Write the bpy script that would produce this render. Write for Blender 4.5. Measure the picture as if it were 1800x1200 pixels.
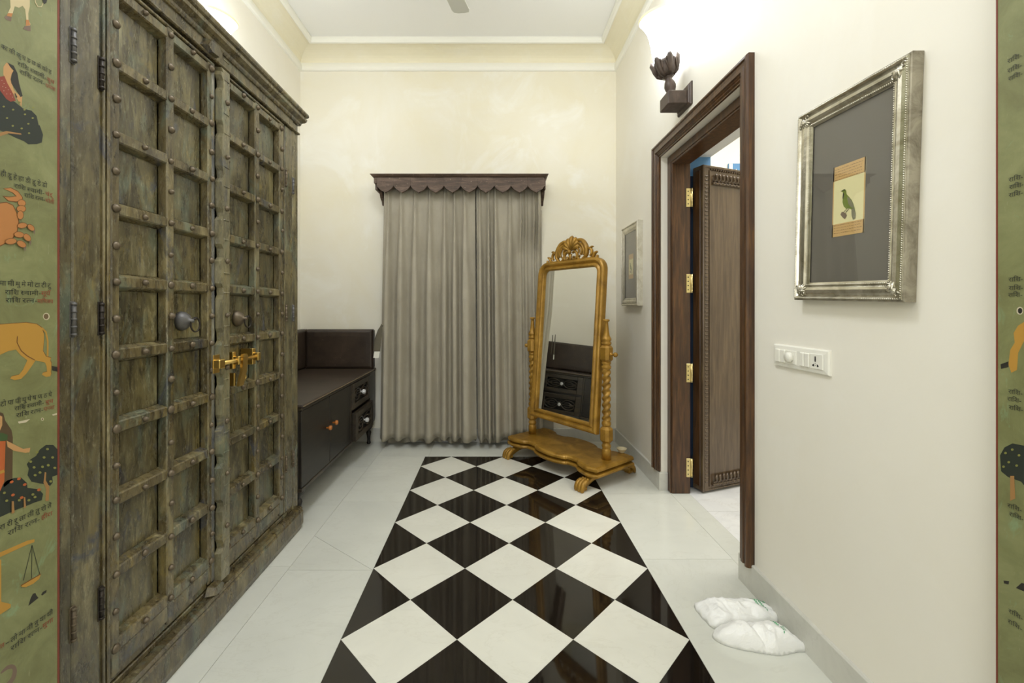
import bpy, bmesh, math, random
from mathutils import Vector, Matrix, Euler, noise
for o in list(bpy.data.objects): bpy.data.objects.remove(o)
SC = bpy.context.scene
COL = SC.collection
PI = math.pi
rnd = random.Random(7)

# ---------------------------------------------------------------- camera, world, exposure, lights
CAMH = 1.25
cam = bpy.data.cameras.new('camera')
cam.sensor_width = 36.0; cam.lens = 15.0
cam.shift_x = 31.5 / 1800; cam.shift_y = -60.0 / 1800
cam.clip_start = 0.02
camo = bpy.data.objects.new('camera', cam); COL.objects.link(camo)
camo.location = (0, 0, CAMH); camo.rotation_euler = (PI / 2, 0, 0)
SC.camera = camo
w = bpy.data.worlds.new('world'); SC.world = w; w.use_nodes = True
w.node_tree.nodes['Background'].inputs[0].default_value = (0.97, 0.98, 1.0, 1)
w.node_tree.nodes['Background'].inputs[1].default_value = 0.15
SC.view_settings.view_transform = 'Standard'
SC.view_settings.look = 'None'
SC.view_settings.gamma = 1.0
SC.view_settings.use_curve_mapping = False
SC.view_settings.exposure = 0.07
try:
    SC.cycles.max_bounces = 12; SC.cycles.diffuse_bounces = 10; SC.cycles.glossy_bounces = 5
    SC.cycles.sample_clamp_indirect = 10.0
except Exception: pass

def lamp(name, kind, loc, power, color=(1, 1, 1), size=0.2, rot=None, size_y=None):
    d = bpy.data.lights.new(name, kind); d.energy = power; d.color = color
    if kind == 'AREA':
        d.size = size
        if size_y: d.shape = 'RECTANGLE'; d.size_y = size_y
    else: d.shadow_soft_size = size
    o = bpy.data.objects.new(name, d); COL.objects.link(o); o.location = loc
    if rot: o.rotation_euler = rot
    return o
WARM = (0.89, 0.94, 1.0)
lamp('added_front_overhead_fill', 'AREA', (-0.3, -0.7, 3.55), 24, (0.91, 0.95, 1.0), 1.6, (0, 0, 0), 1.4)  # unseen fill from above behind the camera, added to lift the low areas
lamp('added_passage_overhead_fill', 'AREA', (-0.3, 1.45, 3.6), 30, (0.91, 0.95, 1.0), 0.5, (0, 0, 0), 0.5)  # added out-of-view light that brightens the dark lower back of the room
lamp('added_front_wall_fill', 'AREA', (-0.5, -1.93, 1.7), 24, (0.91, 0.95, 1.0), 1.6, (PI / 2, 0, 0), 1.8)  # added fill panel, no window modelled; lights the far end head-on
lamp('sconce_bulb', 'POINT', (0.95, 2.54, 3.06), 8, WARM, 0.07)
lamp('sconce_bulb', 'POINT', (-1.62, 2.54, 3.06), 8, WARM, 0.07)
lamp('next_room_ceiling_lamp', 'AREA', (2.7, 2.6, 3.5), 70, (1.0, 0.98, 0.95), 1.6, (0, 0, 0), 1.6)

# ---------------------------------------------------------------- helpers
def S(r, g, b):
    def f(c):
        c /= 255.0
        return c / 12.92 if c <= 0.04045 else ((c + 0.055) / 1.055) ** 2.4
    return (f(r), f(g), f(b), 1.0)

class MB:
    def __init__(s): s.v = []; s.f = []; s.m = []; s.cm = 0; s.sm = []; s.smooth = False
    def add(s, vs, fs, smooth=None):
        n = len(s.v); s.v.extend([tuple(p) for p in vs])
        for f in fs:
            s.f.append([i + n for i in f]); s.m.append(s.cm); s.sm.append(s.smooth if smooth is None else smooth)
        return s
    def box(s, x0, x1, y0, y1, z0, z1, b=0.0):
        if x0 > x1: x0, x1 = x1, x0
        if y0 > y1: y0, y1 = y1, y0
        if z0 > z1: z0, z1 = z1, z0
        b = min(b, (x1 - x0) * .45, (y1 - y0) * .45, (z1 - z0) * .45)
        if b <= 0:
            vs = [(x, y, z) for x in (x0, x1) for y in (y0, y1) for z in (z0, z1)]
            return s.add(vs, [(0, 1, 3, 2), (4, 6, 7, 5), (0, 4, 5, 1), (2, 3, 7, 6), (0, 2, 6, 4), (1, 5, 7, 3)], False)
        X, Y, Z = (x0, x1), (y0, y1), (z0, z1); vs = []; idx = {}
        for i in (0, 1):
            for j in (0, 1):
                for k in (0, 1):
                    dx = b if i == 0 else -b; dy = b if j == 0 else -b; dz = b if k == 0 else -b
                    for ax in range(3):
                        idx[(i, j, k, ax)] = len(vs)
                        vs.append((X[i] + (0 if ax == 0 else dx), Y[j] + (0 if ax == 1 else dy), Z[k] + (0 if ax == 2 else dz)))
        fs = []
        for i in (0, 1):
            q = [idx[(i, j, k, 0)] for j, k in ((0, 0), (1, 0), (1, 1), (0, 1))]; fs.append(q if i else q[::-1])
            q = [idx[(j, i, k, 1)] for j, k in ((0, 0), (1, 0), (1, 1), (0, 1))]; fs.append(q[::-1] if i else q)
            q = [idx[(j, k, i, 2)] for j, k in ((0, 0), (1, 0), (1, 1), (0, 1))]; fs.append(q if i else q[::-1])
        for i in (0, 1):
            for j in (0, 1):
                fs.append([idx[(i, j, 0, 0)], idx[(i, j, 1, 0)], idx[(i, j, 1, 1)], idx[(i, j, 0, 1)]])
                fs.append([idx[(i, 0, j, 0)], idx[(i, 1, j, 0)], idx[(i, 1, j, 2)], idx[(i, 0, j, 2)]])
                fs.append([idx[(0, i, j, 1)], idx[(1, i, j, 1)], idx[(1, i, j, 2)], idx[(0, i, j, 2)]])
                for k in (0, 1): fs.append([idx[(i, j, k, 0)], idx[(i, j, k, 1)], idx[(i, j, k, 2)]])
        return s.add(vs, fs, False)
    def tube(s, path, r, n=8, cap=True, smooth=True, flat=None):
        P = [Vector(p) for p in path]; k = len(P)
        R = r if isinstance(r, (list, tuple)) else [r] * k
        t0 = (P[1] - P[0]).normalized()
        up = Vector((0, 0, 1)) if abs(t0.z) < .9 else Vector((1, 0, 0))
        u = t0.cross(up).normalized(); vs = []
        for i in range(k):
            t = (P[min(i + 1, k - 1)] - P[max(i - 1, 0)]).normalized()
            u = (u - t * u.dot(t))
            u = u.normalized() if u.length > 1e-6 else t.orthogonal().normalized()
            v = t.cross(u)
            for j in range(n):
                a = 2 * PI * j / n
                d = u * math.cos(a) * R[i] + v * math.sin(a) * R[i]
                if flat: d = Vector((d.x * flat[0], d.y * flat[1], d.z * flat[2]))
                vs.append(P[i] + d)
        fs = [(i * n + j, i * n + (j + 1) % n, (i + 1) * n + (j + 1) % n, (i + 1) * n + j) for i in range(k - 1) for j in range(n)]
        s.add(vs, fs, smooth)
        if cap:
            m = len(s.v) - len(vs)
            s.f.append([m + j for j in range(n)][::-1]); s.m.append(s.cm); s.sm.append(False)
            s.f.append([m + (k - 1) * n + j for j in range(n)]); s.m.append(s.cm); s.sm.append(False)
        return s
    def lathe(s, prof, n=24, mat=None, smooth=True, fn=None):
        M = mat or Matrix.Identity(4); vs = []; k = len(prof)
        for i, (r, z) in enumerate(prof):
            for j in range(n):
                a = 2 * PI * j / n
                rr = r if fn is None else fn(r, a, z)
                vs.append(M @ Vector((rr * math.cos(a), rr * math.sin(a), z)))
        fs = [(i * n + j, i * n + (j + 1) % n, (i + 1) * n + (j + 1) % n, (i + 1) * n + j) for i in range(k - 1) for j in range(n)]
        s.add(vs, fs, smooth); m = len(s.v) - len(vs)
        if prof[0][0] > 1e-5: s.f.append([m + j for j in range(n)][::-1]); s.m.append(s.cm); s.sm.append(False)
        if prof[-1][0] > 1e-5: s.f.append([m + (k - 1) * n + j for j in range(n)]); s.m.append(s.cm); s.sm.append(False)
        return s
    def prism(s, poly, f0, f1):
        """poly 2-D points; f0/f1 map a 2-D point to the back and the front face"""
        n = len(poly)
        vs = [f0(p) for p in poly] + [f1(p) for p in poly]
        fs = [tuple(range(n))[::-1], tuple(range(n, 2 * n))] + [(i, (i + 1) % n, n + (i + 1) % n, n + i) for i in range(n)]
        return s.add(vs, fs, False)
    def loops(s, L, closed=True, cap0=False, cap1=False, smooth=False, closedprof=False):
        n = len(L[0]); vs = [p for l in L for p in l]; k = len(L)
        m = n if closed else n - 1
        fs = [(i * n + j, i * n + (j + 1) % n, (i + 1) % k * n + (j + 1) % n, (i + 1) % k * n + j) for i in range(k if closedprof else k - 1) for j in range(m)]
        if cap0: fs.append(tuple(range(n))[::-1])
        if cap1: fs.append(tuple(range((k - 1) * n, k * n)))
        return s.add(vs, fs, smooth)
    def ball(s, c, r, n=12, m=8, sc=(1, 1, 1)):
        pr = [(max(1e-6, math.sin(PI * i / m)) * r, -math.cos(PI * i / m) * r) for i in range(m + 1)]
        M = Matrix.Translation(c) @ Matrix.Diagonal((sc[0], sc[1], sc[2], 1))
        return s.lathe(pr, n, M)
    def mesh(s, name, mats):
        me = bpy.data.meshes.new(name)
        me.from_pydata([tuple(v) for v in s.v], [], s.f)
        for m in (mats if isinstance(mats, (list, tuple)) else [mats]): me.materials.append(m)
        me.polygons.foreach_set('material_index', s.m)
        me.polygons.foreach_set('use_smooth', s.sm)
        bm = bmesh.new(); bm.from_mesh(me)
        bmesh.ops.recalc_face_normals(bm, faces=bm.faces); bm.to_mesh(me); bm.free()
        me.update(); return me
    def build(s, name, mats, parent=None, loc=None):
        """vertices are in the parent's own frame (world for top-level)"""
        if loc is not None: s.v = [(x - loc[0], y - loc[1], z - loc[2]) for x, y, z in s.v]
        return link(name, s.mesh(name, mats), parent, loc)

def link(name, data, parent=None, loc=None, rot=None):
    o = bpy.data.objects.new(name, data); COL.objects.link(o)
    if parent is not None: o.parent = parent
    if loc is not None: o.location = loc
    if rot is not None: o.rotation_euler = rot
    return o
def tag(o, label=None, cat=None, group=None, kind=None):
    if label: o['label'] = label
    if cat: o['category'] = cat
    if group: o['group'] = group
    if kind: o['kind'] = kind
    return o
def thing(name, label, cat, loc=(0, 0, 0), rot=(0, 0, 0), group=None, kind=None):
    o = link(name, None, None, loc, rot); o.empty_display_size = .1
    return tag(o, label, cat, group, kind)
def off(mb, loc):
    mb.v = [(x - loc[0], y - loc[1], z - loc[2]) for x, y, z in mb.v]; return mb
def smoothpath(pts, k=6):
    P = [Vector(p) for p in pts]; out = []
    for i in range(len(P) - 1):
        a = P[max(i - 1, 0)]; b = P[i]; c = P[i + 1]; d = P[min(i + 2, len(P) - 1)]
        for j in range(k):
            t = j / k
            out.append(0.5 * ((2 * b) + (c - a) * t + (2 * a - 5 * b + 4 * c - d) * t * t + (3 * b - a - 3 * c + d) * t ** 3))
    out.append(P[-1]); return out
def lerp(a, b, t): return a + (b - a) * t
def taper(k, *rs):
    n = len(rs) - 1
    return [lerp(rs[min(int(i / (k - 1) * n), n - 1)], rs[min(int(i / (k - 1) * n), n - 1) + 1], i / (k - 1) * n - min(int(i / (k - 1) * n), n - 1)) for i in range(k)]

# ---------------------------------------------------------------- materials
def newmat(name):
    m = bpy.data.materials.new(name); m.use_nodes = True
    nt = m.node_tree; return m, nt, nt.nodes['Principled BSDF']
def N(nt, t, **kw):
    n = nt.nodes.new(t)
    for k, v in kw.items():
        if k in n.inputs: n.inputs[k].default_value = v
        else: setattr(n, k, v)
    return n
def ramp(nt, fac, stops):
    r = nt.nodes.new('ShaderNodeValToRGB'); e = r.color_ramp.elements
    while len(e) < len(stops): e.new(0.5)
    for i, (p, c) in enumerate(stops): e[i].position = p; e[i].color = c if len(c) == 4 else (*c, 1)
    nt.links.new(fac, r.inputs[0]); return r.outputs[0]
def noi(nt, vec, scale, detail=4, rough=.55, sc=None, dist=0.0):
    if sc:
        mp = nt.nodes.new('ShaderNodeMapping'); mp.inputs['Scale'].default_value = sc
        nt.links.new(vec, mp.inputs[0]); vec = mp.outputs[0]
    n = N(nt, 'ShaderNodeTexNoise', Scale=scale, Detail=detail, Roughness=rough, Distortion=dist)
    nt.links.new(vec, n.inputs['Vector']); return n.outputs['Fac']
def pos(nt): return nt.nodes.new('ShaderNodeNewGeometry').outputs['Position']
def objc(nt): return nt.nodes.new('ShaderNodeTexCoord').outputs['Object']
def mix(nt, fac, a, b, mode='MIX'):
    n = nt.nodes.new('ShaderNodeMix'); n.data_type = 'RGBA'; n.blend_type = mode
    for val, i in ((fac, 0), (a, 6), (b, 7)):
        if hasattr(val, 'is_linked'): nt.links.new(val, n.inputs[i])
        else: n.inputs[i].default_value = val
    return n.outputs[2]
def bump(nt, bs, h, strength=.3, dist=.01):
    b = N(nt, 'ShaderNodeBump', Strength=strength, Distance=dist)
    nt.links.new(h, b.inputs['Height']); nt.links.new(b.outputs[0], bs.inputs['Normal'])
def math_(nt, op, a, b):
    n = nt.nodes.new('ShaderNodeMath'); n.operation = op
    for i, v in enumerate((a, b)):
        if hasattr(v, 'is_linked'): nt.links.new(v, n.inputs[i])
        else: n.inputs[i].default_value = v
    return n.outputs[0]
def plain(name, c, rough=.5, metal=0.0, spec=.5, bmp=None, emit=0):
    m, nt, b = newmat(name)
    b.inputs['Base Color'].default_value = c; b.inputs['Roughness'].default_value = rough
    b.inputs['Metallic'].default_value = metal; b.inputs['Specular IOR Level'].default_value = spec
    if bmp: bump(nt, b, noi(nt, objc(nt), bmp[0], 3), bmp[1], bmp[2])
    if emit: b.inputs['Emission Color'].default_value = c; b.inputs['Emission Strength'].default_value = emit
    return m
def set_(b, **kw):
    for k, v in kw.items(): b.inputs[k.replace('_', ' ')].default_value = v

def m_plaster(name, base, stain, white, amount=.5, rough=.55):
    m, nt, b = newmat(name); p = pos(nt)
    a = noi(nt, p, 1.1, 5, .6, dist=.6)
    c = mix(nt, ramp(nt, a, [(.38, (0, 0, 0)), (.68, (amount, amount, amount))]), base, stain)
    a2 = noi(nt, p, 1.7, 6, .6, dist=1.0)
    c = mix(nt, ramp(nt, a2, [(.54, (0, 0, 0)), (.66, (amount, amount, amount))]), c, white)
    nt.links.new(c, b.inputs['Base Color']); set_(b, Roughness=rough, Specular_IOR_Level=.35)
    bump(nt, b, noi(nt, p, 35, 4), .08, .004); return m
M = {}
M['wall'] = m_plaster('cream_plaster', S(238, 234, 223), S(233, 227, 211), S(241, 238, 229), .45)
M['wall_back'] = m_plaster('stained_cream_plaster', S(236, 232, 219), S(231, 223, 196), S(241, 239, 230), .7)
M['cove'] = m_plaster('yellow_cove_plaster', S(238, 232, 210), S(232, 224, 194), S(240, 236, 220), .6)
M['ceil'] = plain('ceiling_white', S(240, 240, 238), .8)
M['mould'] = plain('moulding_white', S(242, 241, 232), .6)
M['otherwall'] = m_plaster('white_plaster', S(240, 239, 230), S(232, 228, 205), S(245, 244, 240), .4)
M['shaded_blue'] = plain('shaded_blue_paint', S(38, 56, 84), .6)  # the jamb's blue darkened to stand for shade on it
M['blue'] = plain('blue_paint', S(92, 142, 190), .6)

def m_marble(name, c1, c2, vein, rough, scale=1.0):
    m, nt, b = newmat(name)
    oi = nt.nodes.new('ShaderNodeObjectInfo'); p = pos(nt)
    cx = nt.nodes.new('ShaderNodeCombineXYZ'); nt.links.new(math_(nt, 'MULTIPLY', oi.outputs['Random'], 9.0), cx.inputs[2])
    ad = nt.nodes.new('ShaderNodeVectorMath'); nt.links.new(p, ad.inputs[0]); nt.links.new(cx.outputs[0], ad.inputs[1]); v = ad.outputs[0]
    c = mix(nt, ramp(nt, noi(nt, v, 2.2 * scale, 5, .6, dist=.8), [(.35, (0, 0, 0)), (.7, (1, 1, 1))]), c1, c2)
    vn = noi(nt, v, 1.6 * scale, 6, .6, (1, 1.8, 1), 2.2)
    c = mix(nt, ramp(nt, vn, [(.485, (0, 0, 0)), (.5, (.16, .16, .16)), (.515, (0, 0, 0))]), c, vein)
    tone = math_(nt, 'ADD', math_(nt, 'MULTIPLY', oi.outputs['Random'], .08), .95)
    h = N(nt, 'ShaderNodeHueSaturation'); nt.links.new(tone, h.inputs['Value']); nt.links.new(c, h.inputs['Color'])
    nt.links.new(h.outputs[0], b.inputs['Base Color']); set_(b, Roughness=rough, Specular_IOR_Level=.5); return m
M['marble'] = m_marble('white_marble', S(214, 215, 206), S(205, 206, 197), S(184, 182, 168), .16)
M['marble2'] = m_marble('veined_white_marble', S(228, 228, 226), S(212, 212, 212), S(170, 160, 145), .14, 1.6)
M['runner_white'] = m_marble('runner_white_marble', S(224, 223, 212), S(214, 213, 202), S(190, 186, 170), .16)
M['black'] = m_marble('black_marble', S(22, 18, 14), S(33, 27, 21), S(46, 40, 33), .045)
M['skirt'] = m_marble('skirting_marble', S(208, 207, 198), S(192, 191, 183), S(170, 168, 160), .2)
M['grout'] = plain('grout', S(168, 165, 150), .9)

def m_wood(name, dark, mid, light, rough=.35, sc=(9, 9, 1.0), bmp=.15, wear=0):
    m, nt, b = newmat(name); p = pos(nt)
    g = noi(nt, p, 6, 6, .65, sc, .5)
    c = ramp(nt, g, [(.3, dark), (.52, mid), (.72, light)])
    if wear:
        f = noi(nt, p, 55, 4, .7); c = mix(nt, ramp(nt, f, [(.63, (0, 0, 0)), (.72, (wear, wear, wear))]), c, S(170, 150, 125))
    nt.links.new(c, b.inputs['Base Color']); set_(b, Roughness=rough, Specular_IOR_Level=.5)
    bump(nt, b, noi(nt, p, 25, 5, .6, sc), bmp, .003); return m
M['door'] = m_wood('polished_dark_wood', S(46, 29, 15), S(76, 50, 27), S(108, 74, 40), .30, (9, 9, .7), .08)
M['leaf'] = m_wood('polished_door_leaf', S(74, 59, 43), S(92, 75, 56), S(108, 90, 68), .2, (7, 7, .5), .05)
M['pelmet'] = m_wood('rough_brown_wood', S(62, 48, 38), S(88, 70, 57), S(116, 96, 80), .6, (1.2, 8, 8), .3, .7)
M['bench'] = m_wood('ebonised_wood', S(19, 16, 12), S(31, 26, 20), S(44, 37, 28), .38, (6, 1, 6), .06)
M['benchtrim'] = m_wood('ebonised_trim', S(30, 25, 19), S(50, 42, 31), S(72, 60, 45), .38, (6, 1, 6), .06)
M['cavity'] = plain('dark_cavity', S(9, 8, 6), .7)
M['sconce'] = m_wood('brown_painted_wood', S(64, 52, 44), S(80, 66, 57), S(98, 82, 72), .45, (5, 5, 2), .1)

def m_weather(name, tint, dirt=.5, streak=1.0):
    m, nt, b = newmat(name); p = pos(nt)
    oi = nt.nodes.new('ShaderNodeObjectInfo')
    cx = nt.nodes.new('ShaderNodeCombineXYZ'); nt.links.new(math_(nt, 'MULTIPLY', oi.outputs['Random'], 3.0), cx.inputs[0])
    ad = nt.nodes.new('ShaderNodeVectorMath'); nt.links.new(p, ad.inputs[0]); nt.links.new(cx.outputs[0], ad.inputs[1]); v = ad.outputs[0]
    g = noi(nt, v, 7, 8, .72, (1.8, 1.8, .4), .6)
    c = ramp(nt, g, [(.30, S(28, 22, 13)), (.42, S(66, 56, 33)), (.54, S(100, 89, 56)), (.69, S(162, 154, 118))])
    c = mix(nt, .38, c, tint)
    q = noi(nt, v, 3.1, 6, .7, (2.2, 2.2, .9), 1.0)
    c = mix(nt, ramp(nt, q, [(.53, (0, 0, 0)), (.64, (.6, .6, .6))]), c, S(98, 112, 98))
    q2 = noi(nt, v, 4.3, 6, .75, (2.5, 2.5, .8), 1.4)
    c = mix(nt, ramp(nt, q2, [(.56, (0, 0, 0)), (.68, (.8, .8, .8))]), c, S(122, 106, 54))
    q4 = noi(nt, v, 3.7, 6, .75, (2.0, 2.0, .7), 1.4)
    c = mix(nt, ramp(nt, q4, [(.57, (0, 0, 0)), (.67, (.75, .75, .75))]), c, S(62, 68, 84))
    q3 = noi(nt, v, 12, 7, .8, (2, 2, .5), .8)
    c = mix(nt, ramp(nt, q3, [(.47, (0, 0, 0)), (.6, (dirt, dirt, dirt))]), c, S(32, 27, 18))
    f = noi(nt, v, 130, 5, .75, (1, 1, .3))
    c = mix(nt, ramp(nt, f, [(.56, (0, 0, 0)), (.72, (.5, .5, .5))]), c, S(178, 174, 148))
    nt.links.new(c, b.inputs['Base Color']); set_(b, Roughness=.42, Specular_IOR_Level=.8)
    r = ramp(nt, g, [(.3, (.2, .2, .2)), (.7, (.38, .38, .38))]); nt.links.new(r, b.inputs['Roughness'])
    lo = ramp(nt, noi(nt, v, 1.9, 4, .6, (1, 1, .7), .8), [(.32, (.62, .62, .62)), (.5, (1, 1, 1)), (.66, (1.28, 1.28, 1.24))])
    c = mix(nt, 1.0, c, lo, 'MULTIPLY'); nt.links.new(c, b.inputs['Base Color'])
    if streak < .5: set_(b, Specular_IOR_Level=.8)
    h = mix(nt, .5, noi(nt, v, 30, 6, .75, (1, 1, .3)), noi(nt, v, 9, 4, .6, (1, 1, .5)))
    bump(nt, b, h, .36 * streak, .005); return m
M['w_frame'] = m_weather('weathered_frame_wood', S(108, 95, 64), .7)
M['w_panel'] = m_weather('weathered_panel_wood', S(84, 80, 50), .75)
M['w_post'] = m_weather('weathered_post_wood', S(88, 78, 54), .75)
M['w_base'] = m_weather('weathered_base_wood', S(84, 70, 46), .7)
M['w_dark'] = m_weather('grimy_dark_wood', S(50, 42, 28), .85)
M['w_board'] = m_weather('smooth_board_wood', S(96, 90, 66), .6, .3)
M['w_blue'] = m_weather('weathered_blue_wood', S(128, 134, 142), .3)
M['w_pale'] = m_weather('weathered_pale_wood', S(150, 145, 116), .35)
M['iron'] = plain('old_iron', S(104, 92, 74), .45, .5, .5, (60, .4, .003))
M['darkiron'] = plain('dark_iron', S(52, 46, 40), .45, .6, .5, (60, .3, .003))
M['blueiron'] = plain('blue_painted_iron', S(94, 92, 90), .45, .3, .5, (60, .4, .003))
M['brass'] = plain('brass', S(216, 182, 106), .3, 1.0)
M['hinge'] = plain('hinge_brass', S(214, 196, 140), .3, 1.0)
M['screw'] = plain('screw_hole', S(40, 36, 28), .5)

def m_gold():
    m, nt, b = newmat('gold_paint'); p = objc(nt)
    c = ramp(nt, noi(nt, p, 9, 5, .6, dist=.6), [(.3, S(126, 92, 26)), (.55, S(162, 122, 44)), (.75, S(186, 146, 66))])
    nt.links.new(c, b.inputs['Base Color']); set_(b, Roughness=.38, Metallic=.35, Specular_IOR_Level=.5)
    bump(nt, b, noi(nt, p, 50, 4), .12, .003); return m
M['gold'] = m_gold()
M['mirror'] = plain('mirror_silver', (.86, .87, .84, 1), .006, 1.0)
def m_silver(name, dark, light, rough):
    m, nt, b = newmat(name); p = objc(nt)
    c = ramp(nt, noi(nt, p, 14, 5, .7, dist=.8), [(.3, dark), (.6, light)])
    nt.links.new(c, b.inputs['Base Color']); set_(b, Roughness=rough, Metallic=.92)
    bump(nt, b, noi(nt, p, 26, 3, .6), .22, .004); return m
M['silver'] = m_silver('tarnished_silver', S(168, 162, 142), S(216, 212, 198), .24)
M['silverside'] = m_silver('dull_tin', S(128, 122, 108), S(180, 174, 158), .45)
M['silver2'] = m_silver('brushed_silver', S(196, 190, 172), S(224, 220, 206), .5)
M['mat'] = plain('dark_mount_card', S(104, 100, 90), .8)
M['mat2'] = plain('grey_mount_card', S(118, 114, 104), .8)
def m_glass(name='picture_glass', amt=1.4):
    m = bpy.data.materials.new(name); m.use_nodes = True; nt = m.node_tree; nt.nodes.clear()
    out = nt.nodes.new('ShaderNodeOutputMaterial'); mx = nt.nodes.new('ShaderNodeMixShader')
    fr = N(nt, 'ShaderNodeFresnel', IOR=amt); ge = nt.nodes.new('ShaderNodeNewGeometry'); mi = nt.nodes.new('ShaderNodeMapRange'); mi.inputs[3].default_value = amt; mi.inputs[4].default_value = 1 / amt; nt.links.new(ge.outputs['Backfacing'], mi.inputs[0]); nt.links.new(mi.outputs[0], fr.inputs['IOR']); tr = nt.nodes.new('ShaderNodeBsdfTransparent'); gl = N(nt, 'ShaderNodeBsdfGlossy', Roughness=0.0)
    nt.links.new(fr.outputs[0], mx.inputs[0]); nt.links.new(tr.outputs[0], mx.inputs[1]); nt.links.new(gl.outputs[0], mx.inputs[2]); nt.links.new(mx.outputs[0], out.inputs[0]); return m
M['glass'] = m_glass()
def m_crystal():
    m, nt, b = newmat('cut_glass'); set_(b, Roughness=.03, IOR=1.5); b.inputs['Transmission Weight'].default_value = .55
    b.inputs['Base Color'].default_value = (.95, .95, .95, 1); return m
M['crystal'] = m_crystal()
M['paper'] = plain('cream_paper', S(226, 219, 168), .8)
M['ochre'] = plain('ochre_paper', S(204, 168, 108), .8)
M['ink'] = plain('brown_ink', S(142, 112, 70), .8)
M['birdgreen'] = plain('bird_green', S(112, 128, 44), .8)
M['birddark'] = plain('bird_dark', S(58, 56, 44), .8)
M['birdgrey'] = plain('bird_wing_grey', S(126, 124, 96), .8)
M['birdstump'] = plain('twig_brown', S(120, 104, 84), .8)

def m_leather():
    m, nt, b = newmat('brown_leather'); p = pos(nt)
    c = ramp(nt, noi(nt, p, 5, 6, .65), [(.3, S(44, 35, 27)), (.6, S(64, 52, 42)), (.8, S(86, 72, 60))])
    f = noi(nt, p, 38, 4, .7); c = mix(nt, ramp(nt, f, [(.7, (0, 0, 0)), (.74, (.6, .6, .6))]), c, S(150, 138, 120))
    nt.links.new(c, b.inputs['Base Color']); set_(b, Roughness=.42)
    bump(nt, b, noi(nt, p, 120, 3), .2, .002); return m
M['leather'] = m_leather()
M['nail'] = plain('nail_heads', S(128, 112, 88), .4, .7)
M['orangewood'] = plain('orange_wood_knob', S(176, 106, 44), .3)
def m_velvet():
    m, nt, b = newmat('taupe_velvet'); p = pos(nt)
    c = ramp(nt, noi(nt, p, 7, 5, .6, (1.0, 1.0, .6), .5), [(.3, S(158, 151, 135)), (.55, S(166, 159, 143)), (.8, S(174, 167, 151))])
    nt.links.new(c, b.inputs['Base Color']); set_(b, Roughness=.85, Specular_IOR_Level=.2)
    b.inputs['Sheen Weight'].default_value = .06; b.inputs['Sheen Roughness'].default_value = .4
    bump(nt, b, noi(nt, p, 160, 3), .15, .002); return m
M['velvet'] = m_velvet()
M['lining'] = plain('curtain_lining', S(146, 140, 124), .9, bmp=(40, .3, .004))
M['strap'] = plain('grey_strap', S(96, 90, 74), .85)
M['tag'] = plain('white_tag', S(222, 220, 208), .7)
M['white_plastic'] = plain('white_plastic', S(236, 234, 224), .32)
M['hole'] = plain('socket_hole', S(28, 24, 26), .6)
def m_bag():
    m, nt, b = newmat('thin_white_plastic'); p = objc(nt)
    set_(b, Roughness=.36, Specular_IOR_Level=.5); b.inputs['Base Color'].default_value = S(242, 242, 240)
    b.inputs['Subsurface Weight'].default_value = .15; b.inputs['Subsurface Radius'].default_value = (.02, .02, .02)
    bump(nt, b, noi(nt, p, 16, 4, .6, (1, 3, 1), 1.5), .35, .012); return m
M['bag'] = m_bag()
M['print'] = plain('green_print', S(92, 166, 118), .5)
M['fan'] = plain('fan_white', S(206, 206, 196), .45)
M['shade'] = plain('lit_frosted_glass', (.90, .94, 1.0, 1), .4, emit=20.0)
M['shade_rim'] = plain('glass_rim', S(238, 228, 190), .3, emit=.35)
M['bowl'] = plain('cream_ceramic', S(204, 192, 156), .4)
def m_panelpaint():
    m, nt, b = newmat('green_painted_wood'); p = pos(nt)
    c = ramp(nt, noi(nt, p, 9, 6, .65, dist=.6), [(.3, S(108, 108, 68)), (.52, S(124, 127, 84)), (.75, S(140, 142, 98))])
    q = noi(nt, p, 6, 5, .7, (1, 2, 1.1), 1.5)
    c = mix(nt, ramp(nt, q, [(.6, (0, 0, 0)), (.72, (.6, .6, .6))]), c, S(132, 164, 128))
    f = noi(nt, p, 90, 4, .7, (1, 2, .3)); c = mix(nt, ramp(nt, f, [(.64, (0, 0, 0)), (.75, (.35, .35, .35))]), c, S(188, 190, 158))
    nt.links.new(c, b.inputs['Base Color']); set_(b, Roughness=.45); bump(nt, b, f, .12, .002); return m
M['panelpaint'] = m_panelpaint()
def pc(n, *c): M[n] = plain(n, S(*c), .55); return M[n]
pc('p_red', 118, 50, 34); pc('p_ochre', 178, 134, 54); pc('p_orange', 176, 118, 64); pc('p_skin', 186, 142, 92); pc('p_black', 40, 38, 30)
pc('p_tree', 38, 44, 36); pc('p_leaf', 128, 128, 64); pc('p_hide', 196, 180, 140); pc('p_hoof', 116, 96, 82); pc('p_trunk', 156, 116, 68)
pc('p_dress', 136, 58, 40); pc('p_veil', 84, 66, 42); pc('p_text', 44, 46, 38); pc('p_redtext', 140, 62, 42); pc('p_chip', 196, 186, 160); pc('p_hole', 104, 84, 56); pc('p_orangered', 178, 92, 44)
pc('p_green', 62, 84, 44); pc('p_edge', 112, 72, 34)

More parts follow.
